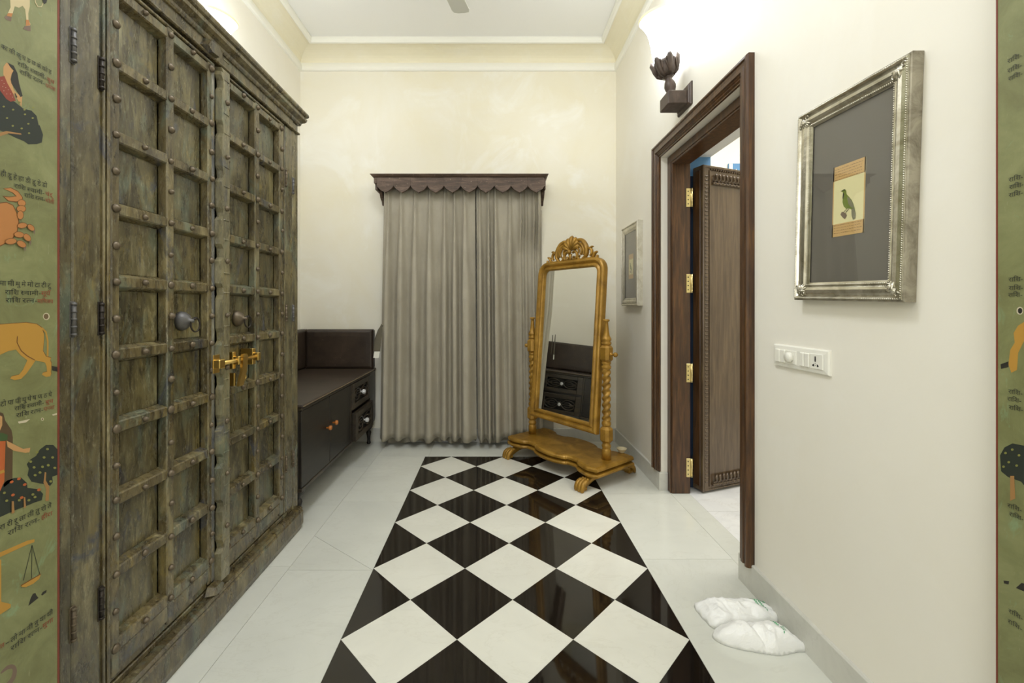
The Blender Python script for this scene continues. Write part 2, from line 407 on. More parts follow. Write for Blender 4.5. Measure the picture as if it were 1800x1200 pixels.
# ---------------------------------------------------------------- room shell
XL, XR, YB, ZC = -1.811, 1.141, 3.99, 3.67
YF = -2.0
DY0, DY1, DZ = 1.955, 2.925, 2.275        # doorway opening in the right wall
def struct(name, mb, mats, label, cat, parent=None):
    o = mb.build(name, mats, parent)
    return tag(o, label, cat, kind='structure')
struct('wall_back', MB().box(XL - .2, XR + .2, YB, YB + .2, -.1, 3.9), M['wall_back'], 'cream stained plaster wall behind the curtain and standing mirror', 'wall')
struct('wall_left', MB().box(XL - .2, XL, YF, YB, -.1, 3.9), M['wall'], 'cream plaster wall behind the wardrobe and leather bench', 'wall')
mb = MB(); WX = 1.32
mb.box(XR, WX, YF, DY0, -.1, 3.9); mb.box(XR, WX, DY1, YB, -.1, 3.9); mb.box(XR, WX, DY0, DY1, DZ, 3.9)
struct('wall_right', mb, M['wall'], 'cream plaster wall with the doorway, pictures and sconce', 'wall')
struct('wall_front', MB().box(XL - .2, XR + .2, YF - .2, YF, -.1, 3.9), M['wall'], 'cream wall behind the viewer closing the room', 'wall')
struct('wall_partition', MB().box(XL, -1.135, .45, 1.075, 0, ZC), M['wall'], 'short cream wall stub behind the painted panel beside the wardrobe', 'wall')
struct('ceiling', MB().box(XL - .2, XR + .2, YF - .2, YB + .2, ZC, ZC + .2), M['ceil'], 'flat white ceiling with a fan', 'ceiling')

# cornice: yellow cove between two white mouldings, all around
def cornice():
    root = thing('trim_1', 'pale yellow coved cornice between white mouldings under the ceiling', 'cornice', (0, 0, 0), kind='structure')
    def loop(o, z): return [(XL + o, YF + o, z), (XR - o, YF + o, z), (XR - o, YB - o, z), (XL + o, YB - o, z)]
    lo = [(0, 3.455), (.014, 3.457), (.022, 3.468), (.024, 3.49), (.018, 3.515), (.012, 3.53), (.0, 3.535)]
    MB().loops([loop(*p) for p in lo]).build('picture_rail_moulding', M['mould'], root)
    cv = []
    for i in range(9):
        a = PI / 2 * i / 8
        cv.append((.004 + .15 * (1 - math.cos(a)), 3.53 + .10 * math.sin(a)))
    MB().loops([loop(*p) for p in cv], smooth=False).build('cove', M['cove'], root)
    up = [(.150, 3.624), (.158, 3.618), (.172, 3.622), (.180, 3.640), (.182, 3.655), (.176, 3.672), (.15, 3.672)]
    MB().loops([loop(*p) for p in up]).build('ceiling_moulding', M['mould'], root)
cornice()

# skirting
def skirting(name, pts, label):
    """pts: wall-line points in order; skirting stands on the room side (left of travel)"""
    mb = MB(); T, H = .014, .122
    n = len(pts); P = [Vector((x, y)) for x, y in pts]; O = []
    for i in range(n):
        d0 = (P[i] - P[i - 1]).normalized() if i > 0 else (P[1] - P[0]).normalized()
        d1 = (P[i + 1] - P[i]).normalized() if i < n - 1 else d0
        n0 = Vector((-d0.y, d0.x)); n1 = Vector((-d1.y, d1.x))
        b = (n0 + n1); O.append(P[i] + b * (T / max(.2, (1 + n0.dot(n1)))))
    L = []
    for z, k in ((0, 0), (0, 1), (H - .004, 1), (H, .7), (H, 0)):
        L.append([(*(P[i] + (O[i] - P[i]) * k), z) for i in range(n)])
    mb.loops(L, closed=False, closedprof=True)
    for i in (0, n - 1):
        vs = [l[i] for l in L]; mb.add(vs, [tuple(range(len(vs)))])
    struct(name, mb, M['skirt'], label, 'skirting')
skirting('baseboard_right', [(XR, -1.9), (XR, DY0), (1.185, DY0)], 'white marble skirting under the light switch and large picture')
skirting('baseboard_right.001', [(1.185, DY1), (XR, DY1), (XR, YB)], 'white marble skirting between the doorway and the standing mirror')
skirting('baseboard_back', [(XR - .014, YB), (XL, YB)], 'white marble skirting along the wall below the curtain')
skirting('baseboard_left', [(XL, YB - .014), (XL, 1.1)], 'white marble skirting behind the wardrobe and bench')

# ---------------------------------------------------------------- floor
fl = MB().box(XL - .2, 1.31, YF - .2, YB + .2, -.1, -.0025).build('floor', M['grout'])
tag(fl, 'polished white marble floor with a chequered black and white runner', 'floor', kind='structure')
G = .0009
def tile(poly, mat, parent=fl, name='marble_tile', g=G):
    n = len(poly); P = [Vector(p) for p in poly]
    A = sum(P[i].x * P[(i + 1) % n].y - P[(i + 1) % n].x * P[i].y for i in range(n))
    if A < 0: P = P[::-1]
    Q = []
    for i in range(n):
        d0 = (P[i] - P[i - 1]).normalized(); d1 = (P[(i + 1) % n] - P[i]).normalized()
        n0 = Vector((-d0.y, d0.x)); n1 = Vector((-d1.y, d1.x))
        Q.append(P[i] + (n0 + n1) * (g / max(.15, 1 + n0.dot(n1))))
    c = sum(Q, Vector((0, 0))) / n
    mb = MB().prism([q - c for q in Q], lambda p: (p[0], p[1], -.012), lambda p: (p[0], p[1], 0))
    return link(name, mb.mesh(name, mat), parent, (c.x, c.y, 0))
RX0, RD, RB = -.577, .4375, 3.575
RX1 = RX0 + 3 * RD
def clip(poly, ax, v, keep_less):
    out = []
    for i in range(len(poly)):
        a, b = poly[i], poly[(i + 1) % len(poly)]
        ia = (a[ax] <= v + 1e-9) if keep_less else (a[ax] >= v - 1e-9); ib = (b[ax] <= v + 1e-9) if keep_less else (b[ax] >= v - 1e-9)
        if ia: out.append(a)
        if ia != ib:
            t = (v - a[ax]) / (b[ax] - a[ax]); out.append((a[0] + (b[0] - a[0]) * t, a[1] + (b[1] - a[1]) * t))
    r = []
    for p in out:
        if not r or (abs(p[0] - r[-1][0]) + abs(p[1] - r[-1][1])) > 1e-6: r.append(p)
    if len(r) > 1 and abs(r[0][0] - r[-1][0]) + abs(r[0][1] - r[-1][1]) < 1e-6: r.pop()
    return r
h = RD / 2
k = 0
while RB - h - k * RD > -.6:
    yc = RB - h - k * RD
    for i in range(3):
        xc = RX0 + h + i * RD
        tile([(xc - h, yc), (xc, yc - h), (xc + h, yc), (xc, yc + h)], M['runner_white'], g=.0004)
    for i in range(4):
        xc = RX0 + i * RD; y2 = yc + h
        p = [(xc - h, y2), (xc, y2 - h), (xc + h, y2), (xc, y2 + h)]
        p = clip(clip(clip(p, 0, RX0, False), 0, RX1, True), 1, RB, True)
        if len(p) >= 3: tile(p, M['black'], name='black_marble_tile', g=.0004)
    k += 1
YEND = RB - h - (k - 1) * RD - h
def strip(x0, x1, ys):
    for a, b in zip(ys[:-1], ys[1:]): tile([(x0, a), (x1, a), (x1, b), (x0, b)], M['marble'])
JX = -.983
strip(JX, RX0, [2.749, RB]); strip(JX, RX0, [-1.45, -.75, -.03, .59, 1.31, 2.03])
tile([(JX, 2.03), (RX0, 2.03), (JX, 2.335)], M['marble']); tile([(RX0, 2.03), (RX0, 2.749), (JX, 2.749), (JX, 2.335)], M['marble'])
strip(XL, JX, [-1.4, -.7, .01, .7, 1.38, 2.06, 2.70, 3.336, YB])
strip(RX1, 1.185, [-1.4, -.7, .0, .70, 1.41, 2.12, 2.86, RB])
tile([(1.185, DY0), (1.31, DY0), (1.31, DY1), (1.185, DY1)], M['marble'])
for a, b in ((JX, -.55), (-.55, .12), (.12, .78), (.78, XR)): tile([(a, RB), (b, RB), (b, YB), (a, YB)], M['marble'])
tile([(RX0, YEND), (RX1, YEND), (RX1, YF), (RX0, YF)], M['marble'])

# ---------------------------------------------------------------- room beyond the doorway
root = thing('next_room', 'bright white room seen through the open doorway', 'room', (2.9, 2.5, 0), kind='structure')
L0 = (2.9, 2.5, 0)
mb = MB(); mb.box(1.35, 4.7, 4.5, 4.7, -.1, 3.7); mb.box(4.5, 4.7, .3, 4.5, -.1, 3.7); mb.box(1.35, 4.7, .1, .3, -.1, 3.7)
off(mb, L0).build('plaster_wall', M['otherwall'], root)
off(MB().box(1.35, 4.7, .1, 4.7, 3.6, 3.8), L0).build('plaster_ceiling', M['ceil'], root)
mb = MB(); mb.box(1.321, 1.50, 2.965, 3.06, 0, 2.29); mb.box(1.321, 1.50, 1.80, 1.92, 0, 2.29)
off(mb, L0).build('blue_jamb', M['shaded_blue'], root)
off(MB().box(1.3215, 1.50, 2.955, 2.97, 2.16, 2.29), L0).build('blue_jamb_top', M['blue'], root)  # lit top of the same jamb, kept in the undarkened blue
off(MB().box(1.321, 1.50, 1.80, 3.06, 2.29, 2.5), L0).build('lintel', M['ceil'], root)
slab = off(MB().box(1.31, 4.7, .1, 4.7, -.1, -.0035), L0).build('floor_slab', M['grout'], root)
xs = [1.31, 1.72, 2.35, 2.98, 3.6, 4.5]; ys = [.3, .93, 1.55, 2.17, 2.62, 3.1, 3.72, 4.5]
for i in range(len(xs) - 1):
    for j in range(len(ys) - 1):
        o = tile([(xs[i] - L0[0], ys[j] - L0[1]), (xs[i + 1] - L0[0], ys[j] - L0[1]), (xs[i + 1] - L0[0], ys[j + 1] - L0[1]), (xs[i] - L0[0], ys[j + 1] - L0[1])], M['marble2'], root, 'marble_tile')
        o.location.z = -.001
fp = thing('painted_wall_frieze', 'blue and white patterned panel high on the next room wall', 'wall panel', (2.9, 4.49, 2.4))
MB().box(-.44, .7, -.012, .005, -.3, .36, .003).build('board', M['blue'], fp)
mb = MB(); mb.box(-.435, -.40, -.018, -.011, -.295, .355)
for i in range(9):
    x = -.36 + i * .11
    for s in (-1, 1): mb.tube([(x + .05 * (1 - s) / 2 * 2, -.015, -.25), (x + .05 * (1 + s) / 2 * 2, -.015, .3)], .006, 4)
mb.build('white_pattern', M['otherwall'], fp)

# ---------------------------------------------------------------- doorway
dr = thing('door_1', 'dark wooden doorway with stepped casing and an open carved door', 'door', (XR, 2.44, 0), kind='structure')
D0 = (XR, 2.44, 0)
CW = .09
prof = [(0, 0), (0, .026), (.006, .034), (.016, .035), (.021, .027), (.036, .025), (.041, .03), (.056, .03), (.060, .022), (.066, .024), (.071, .018), (.078, .02), (.084, .012), (.09, .012), (.09, 0)]
Z0 = .128
L = []
oy0, oy1, oz = DY0 - .087, DY1 + .085, DZ + .091
for a, b in prof:
    L.append([(XR - b, oy1 - a, Z0), (XR - b, oy1 - a, oz - a), (XR - b, oy0 + a, oz - a), (XR - b, oy0 + a, Z0 - .02)])
mb = MB().loops(L, closed=False, closedprof=True)
for i in (0, 3):
    vs = [l[i] for l in L]; mb.add(vs, [tuple(range(len(vs)))])
off(mb, D0).build('casing', M['door'], dr)
# inner wooden frame inside the plaster reveal
FX0, FX1 = 1.193, 1.3175
mb = MB()
mb.box(FX0, FX1, 2.862, DY1 - .001, 0, DZ - .001, .004); mb.box(FX0 - .006, FX0 + .014, 2.872, DY1 - .001, 0, DZ - .002, .003)
off(mb, D0).build('jamb', M['door'], dr)
off(MB().box(FX0, FX1, DY0 + .001, 2.018, 0, DZ - .001, .004), D0).build('jamb', M['door'], dr)
mb = MB().box(FX0, FX1, 2.018, 2.862, 2.212, DZ - .001, .004); mb.box(FX0 - .006, FX0 + .014, 2.0, 2.88, 2.225, DZ - .002, .003)
off(mb, D0).build('head_jamb', M['door'], dr)
# open leaf, hinge side towards the jamb; local x runs along the leaf, -y is the seen face
LT = .085
ang = math.radians(21)
FP = (1.398, 2.86, .012)
lf = link('door_leaf', None, dr, (FP[0] - D0[0], FP[1] - D0[1], FP[2]), (0, 0, ang))
LW, LH = .84, 2.195
MB().box(0, LW, 0.004, LT, 0, LH, .005).build('slab', M['leaf'], lf)
mb = MB()
mb.box(.0, .012, -.006, .02, 0, LH, .003); mb.box(LW - .012, LW, -.006, .02, 0, LH, .003)
mb.box(.012, LW - .012, -.004, .01, LH - .016, LH, .003); mb.box(.012, LW - .012, -.004, .01, 0, .012, .003)
mb.box(.016, .05, -.002, .01, .012, LH - .016); mb.box(.056, .062, -.006, .01, .03, LH - .03)
for z in [i * .026 + .06 for i in range(80)]: mb.box(.018, .046, -.008, .004, z, z + .011, .004)
mb.build('carved_border', M['leaf'], lf)
mb = MB()
for z0, z1 in ((LH - .125, LH - .04), (.03, .105)):
    mb.box(.085, LW - .085, -.012, .01, z0, z0 + .014, .003)
    for i in range(20):
        x = .095 + i * .033
        mb.tube(smoothpath([(x, -.004, z0 + .02), (x + .014, -.014, z0 + .034), (x + .008, -.016, z0 + .058), (x + .026, -.006, z0 + .068)], 4), .007, 6)
        mb.ball((x + .012, -.012, z0 + .006), .006, 6, 4)
for x in range(34): mb.box(.07 + x * .021, .08 + x * .021, -.007, .01, LH - .03, LH - .02, .002)
mb.build('carved_rail', M['leaf'], lf)
mb = MB().box(-.004, .012, .018, LT - .012, 0.03, LH - .03, .004)
mb.build('edge_bead', M['door'], lf)
for z in (.175, .81, 1.41, 1.985):
    o = MB()
    o.cm = 0
    o.box(1.288, 1.3165, 2.8575, 2.8625, z - .062, z + .062, .001)
    o.tube([(1.3225, 2.857, z - .062), (1.3225, 2.857, z + .062)], .0075, 8)
    for q in range(-2, 3): o.tube([(1.3225, 2.857, z + q * .024 - .001), (1.3225, 2.857, z + q * .024 + .001)], .0088, 8)
    o.add([(1.328, 2.868, z - .06), (1.360, 2.928, z - .06), (1.360, 2.928, z + .06), (1.328, 2.868, z + .06), (1.330, 2.87, z - .06), (1.363, 2.93, z - .06), (1.363, 2.93, z + .06), (1.330, 2.87, z + .06)],
          [(0, 1, 2, 3), (4, 7, 6, 5), (0, 4, 5, 1), (1, 5, 6, 2), (2, 6, 7, 3), (3, 7, 4, 0)])
    o.cm = 1
    for q in (-.042, -.014, .014, .042):
        o.tube([(1.300, 2.8565, z + q), (1.300, 2.859, z + q)], .0042, 8)
    off(o, D0).build('hinge', [M['hinge'], M['screw']], dr)

# ---------------------------------------------------------------- carved wardrobe
WX0 = -1.12                                   # front plane
WL = (-1.45, 1.77, 0)
wr = thing('wardrobe', 'tall weathered green-brown wardrobe with studded panelled double doors', 'wardrobe', WL)
def wb(mb, name, mat, par=wr): return off(mb, WL).build(name, mat, par)
wb(MB().box(XL + .02, WX0 - .041, 1.10, 2.435, .12, 2.30, .003), 'carcass', M['w_dark'])
wb(MB().box(WX0 - .06, WX0, 1.098, 1.132, .12, 2.285, .004), 'corner_post', M['w_board'])
wb(MB().box(WX0 - .06, WX0, 2.374, 2.436, .12, 2.285, .005), 'corner_post', M['w_board'])
mb = MB(); mb.box(WX0 - .06, WX0 + .002, 1.13, 2.376, 2.245, 2.30, .004); mb.box(WX0 - .05, WX0 + .012, 1.098, 2.44, 2.232, 2.244, .004)
wb(mb, 'frieze', M['w_frame'])
# cornice
cp = [(0, 2.286), (.008, 2.288), (.012, 2.296), (.014, 2.305), (.026, 2.312), (.034, 2.322), (.036, 2.335), (.030, 2.340), (.040, 2.346), (.044, 2.356), (.042, 2.366), (.03, 2.374), (.0, 2.378)]
def lp(o, z): return [(WX0 + o, 1.098, z), (WX0 + o, 2.44 + o, z), (XL + .02, 2.44 + o, z), (XL + .02, 1.098, z)]
wb(MB().loops([lp(max(o, -.0), z) for o, z in cp], cap0=True, cap1=True), 'cornice', M['w_frame'])
# plinth
mb = MB(); pp = [(.036, 0), (.036, .098), (.03, .104), (.032, .112), (.024, .12), (.006, .123), (-.04, .123)]
def lq(o, z): return [(WX0 + o, 1.098, z), (WX0 + o, 2.425 - (.03 if z == 0 else 0) + .0, z), (XL + .02, 2.425, z), (XL + .02, 1.098, z)]
pp2 = [(.028, 0), (.036, .03)] + pp[1:]
wb(MB().loops([lq(o, z) for o, z in pp2], cap0=True, cap1=True), 'plinth', M['w_base'])
wb(MB().box(WX0 - .06, WX0 - .004, 1.13, 2.376, .123, .142, .003), 'bottom_rail', M['w_base'])
# turn buttons
def turnbutton(y, z, s):
    mb = MB(); pts = [(-.05, -.012), (-.02, -.028), (.03, -.024), (.055, .0), (.03, .026), (-.03, .024)]
    mb.prism(pts, lambda p: (WX0, y + p[0] * s, z + p[1] * s), lambda p: (WX0 + .03, y + p[0] * s * .8, z + p[1] * s * .8))
    wb(mb, 'turn_button', M['w_base'])
turnbutton(1.67, 2.262, 1.0); turnbutton(1.69, .137, .8)

ZR = [.2436 + k * .2165 for k in range(10)]
stud_me = MB().lathe([(.0125, 0), (.0118, .004), (.008, .0085), (.003, .0105), (1e-6, .011)], 10, Matrix.Rotation(PI / 2, 4, 'Y')).mesh('stud', M['iron'])
def stud(y, z, par, x=WX0, sc=1.0):
    o = link('stud', stud_me, par, (x - WL[0], y - WL[1] + rnd.uniform(-.002, .002), z + rnd.uniform(-.004, .004)))
    s = sc * rnd.uniform(.75, 1.05); o.scale = (rnd.uniform(.9, 1.3), s, s)
def part(mb, name, mat, par): return off(mb, WL).build(name, mat, par)
def chamf_rail(y0, y1, z, hh=.0175, xf=WX0 - .001, xb=WX0 - .04):
    """rail with a long bevelled top and bottom facing the sunk panel"""
    mb = MB(); e = .011; L = []
    for y in (y0, y1):
        L.append([(xb, y, z - hh - e), (xb, y, z + hh + e), (xf - .004, y, z + hh), (xf, y, z + hh - .004), (xf, y, z - hh + .004), (xf - .004, y, z - hh)])
    return mb.loops(L, cap0=True, cap1=True)
def leaf(y0, cols, y1, fill):
    """cols: [(p0,p1),(p2,p3)] panel openings; fill=(a,b) plain board beside the panelling on the hinge side"""
    lf = link('door', None, wr)
    part(MB().box(WX0 - .04, WX0 - .001, fill[0], fill[1], .146, 2.228, .004), 'hinge_board', M['w_board'], lf)
    mids = [(y0, cols[0][0]), (cols[0][1], cols[1][0]), (cols[1][1], y1)]
    for n_, (a, b) in zip(('stile', 'muntin', 'stile'), mids):
        part(MB().box(WX0 - .034, WX0, a, b, .16, 2.225, .004), n_, M['w_frame'], lf)
    for (a, b) in cols:
        for z in ZR: part(chamf_rail(a - .002, b + .002, z, .0175 if z > ZR[0] else .02), 'rail', M['w_frame'], lf)
        for z0, z1 in zip(ZR[:-1], ZR[1:]):
            part(MB().box(WX0 - .044, WX0 - .030, a + .0035, b - .0035, z0 + .024, z1 - .024, .003), 'panel', M['w_panel'], lf)
    # edge beads above and below the panelling
    for z0, z1, x in ((2.2125, 2.2245, .002), (.172, .224, -.001), (.146, .171, -.008)): part(MB().box(WX0 - .034, WX0 + x, y0, y1, z0, z1, .003), 'end_rail', M['w_frame'], lf)
    for (a, b) in mids:
        yc = (a + b) / 2
        for i, z in enumerate(ZR):
            stud(yc, z, lf, sc=1.15)
            if i: stud(yc, (z + ZR[i - 1]) / 2, lf)
    for (a, b) in cols:
        for z in ZR: stud((a + b) / 2, z, lf, WX0 - .001, .9)
    return lf
A = leaf(1.2483, [(1.2776, 1.4614), (1.4949, 1.6716)], 1.7085, (1.134, 1.214))
mb = MB(); mb.box(WX0 - .034, WX0 - .006, 1.2145, 1.2478, .146, 2.226, .003); mb.box(WX0 - .03, WX0 + .001, 1.222, 1.230, .15, 2.22, .002); mb.box(WX0 - .03, WX0 + .001, 1.236, 1.246, .15, 2.22, .002)
part(mb, 'bead_strip', M['w_frame'], A)
Bf = leaf(1.776, [(1.8115, 2.001), (2.038, 2.227)], 2.273, (2.292, 2.372))
mb = MB(); mb.box(WX0 - .034, WX0 - .006, 2.2735, 2.2915, .146, 2.226, .003); mb.box(WX0 - .03, WX0 + .001, 2.277, 2.286, .15, 2.22, .002)
part(mb, 'bead_strip', M['w_frame'], Bf)
# meeting post: notched and worn, carried by the far door
Ls = []; Y0, Y1 = 1.7105, 1.772
zz = .15; left = []
r2 = random.Random(3)
while zz < 2.20:
    d = r2.choice([0, 0, .004, .006]); left.append((Y0 + d, zz)); zz += r2.uniform(.08, .13)
    left.append((Y0 + d, zz)); left.append((Y0 + .016, zz + .018)); zz += .018 + r2.uniform(.015, .035)
    left.append((Y0 + .014, zz)); zz += .018
left = [(min(y, Y1), min(z, 2.2)) for y, z in left]
left.append((Y0, 2.215))
poly = [(Y1, .15)] + [(Y1 - (.003 if i % 2 else 0), .15 + i * .1) for i in range(1, 20)] + [(Y1, 2.215)] + left[::-1]
mb = MB().prism(poly, lambda p: (WX0 - .002, p[0], p[1]), lambda p: (WX0 + .024, p[0] + (.004 if p[0] < 1.74 else -.003), p[1]))
for z in [.2436 + k * .2165 for k in range(10)]:
    for dz in (-.02, .06): mb.box(WX0 + .02, WX0 + .0265, 1.73, 1.7665, z + dz, z + dz + .006, .002)
part(mb, 'meeting_post', M['w_pale'], Bf)
for k in range(9): stud(1.75, ZR[k] + .11, Bf, WX0 + .024, .9)
part(MB().box(WX0 - .02, WX0 + .0015, 1.690, 1.7095, .16, 2.222, .003), 'edge_strip', M['w_blue'], A)
# hinges
def whinge(y, z, par, mat):
    mb = MB(); L_ = .045
    mb.tube([(WX0 + .004, y, z - L_), (WX0 + .004, y, z + L_)], .0055, 8)
    for q in (-1, -.5, 0, .5, 1): mb.tube([(WX0 + .004, y, z + q * L_ * .9 - .003), (WX0 + .004, y, z + q * L_ * .9 + .003)], .0068, 8)
    mb.box(WX0 - .004, WX0 + .0015, y - .008, y + .008, z - L_ * 1.06, z + L_ * 1.06, .001)
    off(mb, WL).build('hinge', mat, par)
for z, m1, m2 in ((1.945, 'blueiron', 'darkiron'), (1.218, 'blueiron', 'darkiron'), (.408, 'iron', 'darkiron')):
    whinge(1.133, z, wr, M[m1]); whinge(1.214, z - (.0 if z < 1.9 else .03), A, M[m2])
    whinge(2.373, z - (.02 if z > 1.9 else 0), wr, M[m1]); whinge(2.292, z, Bf, M['iron'])
# ring pulls on bosses
for y, par in ((1.568, A), (1.905, Bf)):
    z = 1.2; R = Matrix.Translation((WX0 - .03, y, z)) @ Matrix.Rotation(PI / 2, 4, 'Y')
    mb = MB().lathe([(.036, 0), (.034, .010), (.026, .022), (.014, .031), (.007, .035), (.007, .046), (1e-6, .048)], 18, R)
    off(mb, WL).build('ring_boss', M['blueiron' if par is A else 'iron'], par)
    mb = MB(); pts = [(WX0 + .014 + .004 * math.sin(t * 2 * PI / 20), y + .012 + .018 * math.sin(t * 2 * PI / 20), z - .014 + .026 * math.cos(t * 2 * PI / 20)) for t in range(21)]
    mb.tube(pts, .0032, 6); mb.tube([(WX0 + .008, y, z), (WX0 + .018, y + .006, z + .008), (WX0 + .018, y + .014, z + .012)], .004, 6)
    off(mb, WL).build('ring_pull', M['darkiron'], par)
# brass bolt
bl = link('sliding_bolt', None, wr); tag(bl, 'yellow brass bolt with hanging hasp')
ZB = 1.027
bx = WX0 + .036
mb = MB().tube([(bx, 1.665, ZB), (bx, 1.955, ZB)], .0085, 12); off(mb, WL).build('rod', M['brass'], bl)
for y0, y1 in ((1.664, 1.700), (1.79, 1.806), (1.935, 1.957)):
    mb = MB().box(bx - .018, bx + .014, y0, y1, ZB - .018, ZB + .018, .003)
    xb = WX0 + .024 if y0 < 1.75 else WX0 - .03
    mb.box(xb, bx - .01, y0 - .002, y1 + .002, ZB - .036, ZB + .036, .002)
    off(mb, WL).build('keeper', M['brass'], bl)
mb = MB(); L = []
for y, z, x, wd in ((1.836, ZB + .018, bx + .012, .009), (1.838, ZB + .022, bx + .013, .013), (1.839, ZB + .012, bx + .014, .0175), (1.836, ZB - .05, bx + .012, .0165), (1.822, ZB - .108, bx + .006, .0165), (1.82, ZB - .112, bx + .005, .012)):
    L.append([(x, y - wd, z), (x, y + wd, z), (x - .012, y + wd, z), (x - .012, y - wd, z)])
mb.loops(L, cap0=True, cap1=True); mb.box(bx - .04, bx - .012, 1.80, 1.812, ZB - .11, ZB - .055, .002)
mb.tube([(bx, 1.845 + .02 * math.sin(t * PI / 6), ZB - .078 + .014 * math.cos(t * PI / 6)) for t in range(8)], .003, 6)
off(mb, WL).build('hasp', M['brass'], bl)

# ---------------------------------------------------------------- painted door panels near the viewer
PX = 1.0995
def Pl(px, py, s=-1, lift=0):
    Y = s * 750 * PX / (px - 868.5) if s < 0 else 750 * PX / (px - 868.5)
    return (s * (PX - lift), Y, CAMH - (py - 540) / 750 * Y)
DEV_HALF = set('सलनतकम')
def devtext(chars):
    """outline mesh of a Devanagari line set glyph by glyph (short i before its letter, half forms cut before the stem)"""
    bm = bmesh.new(); x = 0.0; i = 0; out = []
    cs = list(chars)
    # short-i goes in front of its consonant
    j = 0
    while j < len(cs):
        if cs[j] == 'ि' and j > 0: cs[j - 1], cs[j] = cs[j], cs[j - 1]
        j += 1
    n = 0
    vs, fs = [], []
    def glyph(c):
        cu = bpy.data.curves.new('g', 'FONT'); cu.body = c; cu.resolution_u = 1
        ob = bpy.data.objects.new('g', cu); COL.objects.link(ob)
        bpy.context.view_layer.update()
        me = bpy.data.meshes.new_from_object(ob.evaluated_get(bpy.context.evaluated_depsgraph_get()))
        V = [tuple(v.co) for v in me.vertices]; F = [tuple(p.vertices) for p in me.polygons]
        bpy.data.meshes.remove(me); bpy.data.objects.remove(ob); bpy.data.curves.remove(cu)
        return V, F
    k = 0
    while k < len(cs):
        c = cs[k]
        if c == ' ': x += .18; k += 1; continue
        if c not in GLY: GLY[c] = glyph(c)
        V, F = GLY[c]
        if V:
            wd = max(v[0] for v in V); half = k + 1 < len(cs) and cs[k + 1] == '्' and c in DEV_HALF
            if half:
                lim = wd - .16
                V = [(min(v[0], lim), v[1], 0) for v in V]
            b = len(vs); vs.extend([(v[0] + x, v[1], 0) for v in V]); fs.extend([tuple(q + b for q in f) for f in F])
            if half: x += lim; k += 1
            elif c in 'ुूृेैंॅ्': pass
            elif c == 'ि': x += .27
            else: x += wd
        k += 1
    return vs, fs, x
GLY = {}
def figure(name, par, shapes, s=-1):
    """flat painted shapes on the panel's face; shapes: (material, [pixel points])"""
    mb = MB(); mats = []
    for li, (mt, pts) in enumerate(shapes):
        if mt not in mats: mats.append(mt)
        mb.cm = mats.index(mt)
        vs = [Pl(px, py, s, .0003 + .00012 * li) for px, py in pts]
        mb.add(vs, [tuple(range(len(vs)))])
    return off(mb, par['base']).build(name, [M[m] for m in mats], par)
def zpts(pts, y0, sc=600 / 110.0): return [(x / sc, y / sc + y0) for x, y in pts]
def ell(cx, cy, rx, ry, a=0, n=14): 
    ca, sa = math.cos(a), math.sin(a)
    return [(cx + rx * math.cos(t * 2 * PI / n) * ca - ry * math.sin(t * 2 * PI / n) * sa, cy + rx * math.cos(t * 2 * PI / n) * sa + ry * math.sin(t * 2 * PI / n) * ca) for t in range(n)]
def stroke(pts, wd):
    P = [Vector(p) for p in pts]; a, b = [], []
    for i in range(len(P)):
        t = (P[min(i + 1, len(P) - 1)] - P[max(i - 1, 0)]).normalized(); nn = Vector((-t.y, t.x)) * (wd[i] if isinstance(wd, list) else wd)
        a.append(P[i] + nn); b.append(P[i] - nn)
    return [tuple(p) for p in a + b[::-1]]
def letters(par, segs, s=-1):
    for txt, mi, p0, p1, z, hh in segs:
        mb = MB()
        y0 = 750 * PX / abs(p0 - 868.5); y1 = 750 * PX / abs(p1 - 868.5)
        vs, fs, wd = devtext(txt)
        if not vs: continue
        mb.cm = mi; kx = (y1 - y0) / wd
        mb.add([(s * (PX - .0011), y0 + v[0] * kx, z + (v[1] - .35) * hh) for v in vs], fs)
        off(mb, par['base']).build('lettering', [M['p_text'], M['p_redtext']], par)

PB = (-1.118, .8, 0)  # flat painted panel fixed to the wall stub, not a movable screen
lp_ = thing('painted_panel', 'green panel on the wardrobe side painted with animals, women and black Hindi lettering', 'painted panel', PB, group='painted zodiac panels'); lp_['base'] = PB
off(MB().box(-1.1345, -PX, .46, 1.0785, .0, 2.9, .001), PB).build('board', M['panelpaint'], lp_)
off(MB().box(-PX - .004, -PX + .0006, 1.0742, 1.0788, .0, 2.9), PB).build('red_border', M['p_red'], lp_)
z1 = lambda p: zpts(p, 0)
figure('painted_bull', lp_, [('p_hide', z1([(-200, -250), (215, -160), (285, -60), (285, 60), (270, 130), (272, 195), (292, 230), (280, 260), (240, 255), (252, 190), (240, 90), (215, 55), (180, 75), (140, 60), (120, 130), (105, 165), (60, 155), (75, 125), (100, 70), (95, -20), (-200, -40)])),
    ('p_hoof', z1([(60, 148), (110, 160), (105, 205), (60, 190), (38, 162)])), ('p_hoof', z1([(235, 250), (290, 245), (292, 298), (265, 295), (220, 275)])),
    ('p_orange', z1([(75, 125), (120, 128), (108, 162), (62, 152)])), ('p_orange', z1([(246, 190), (272, 190), (288, 240), (246, 248)])),
    ('p_hide', z1(stroke([(330, -40), (335, 20), (360, 65), (395, 65), (410, 30)], 4))), ('p_black', z1([(400, -20), (455, -20), (440, 30), (415, 40)]))])
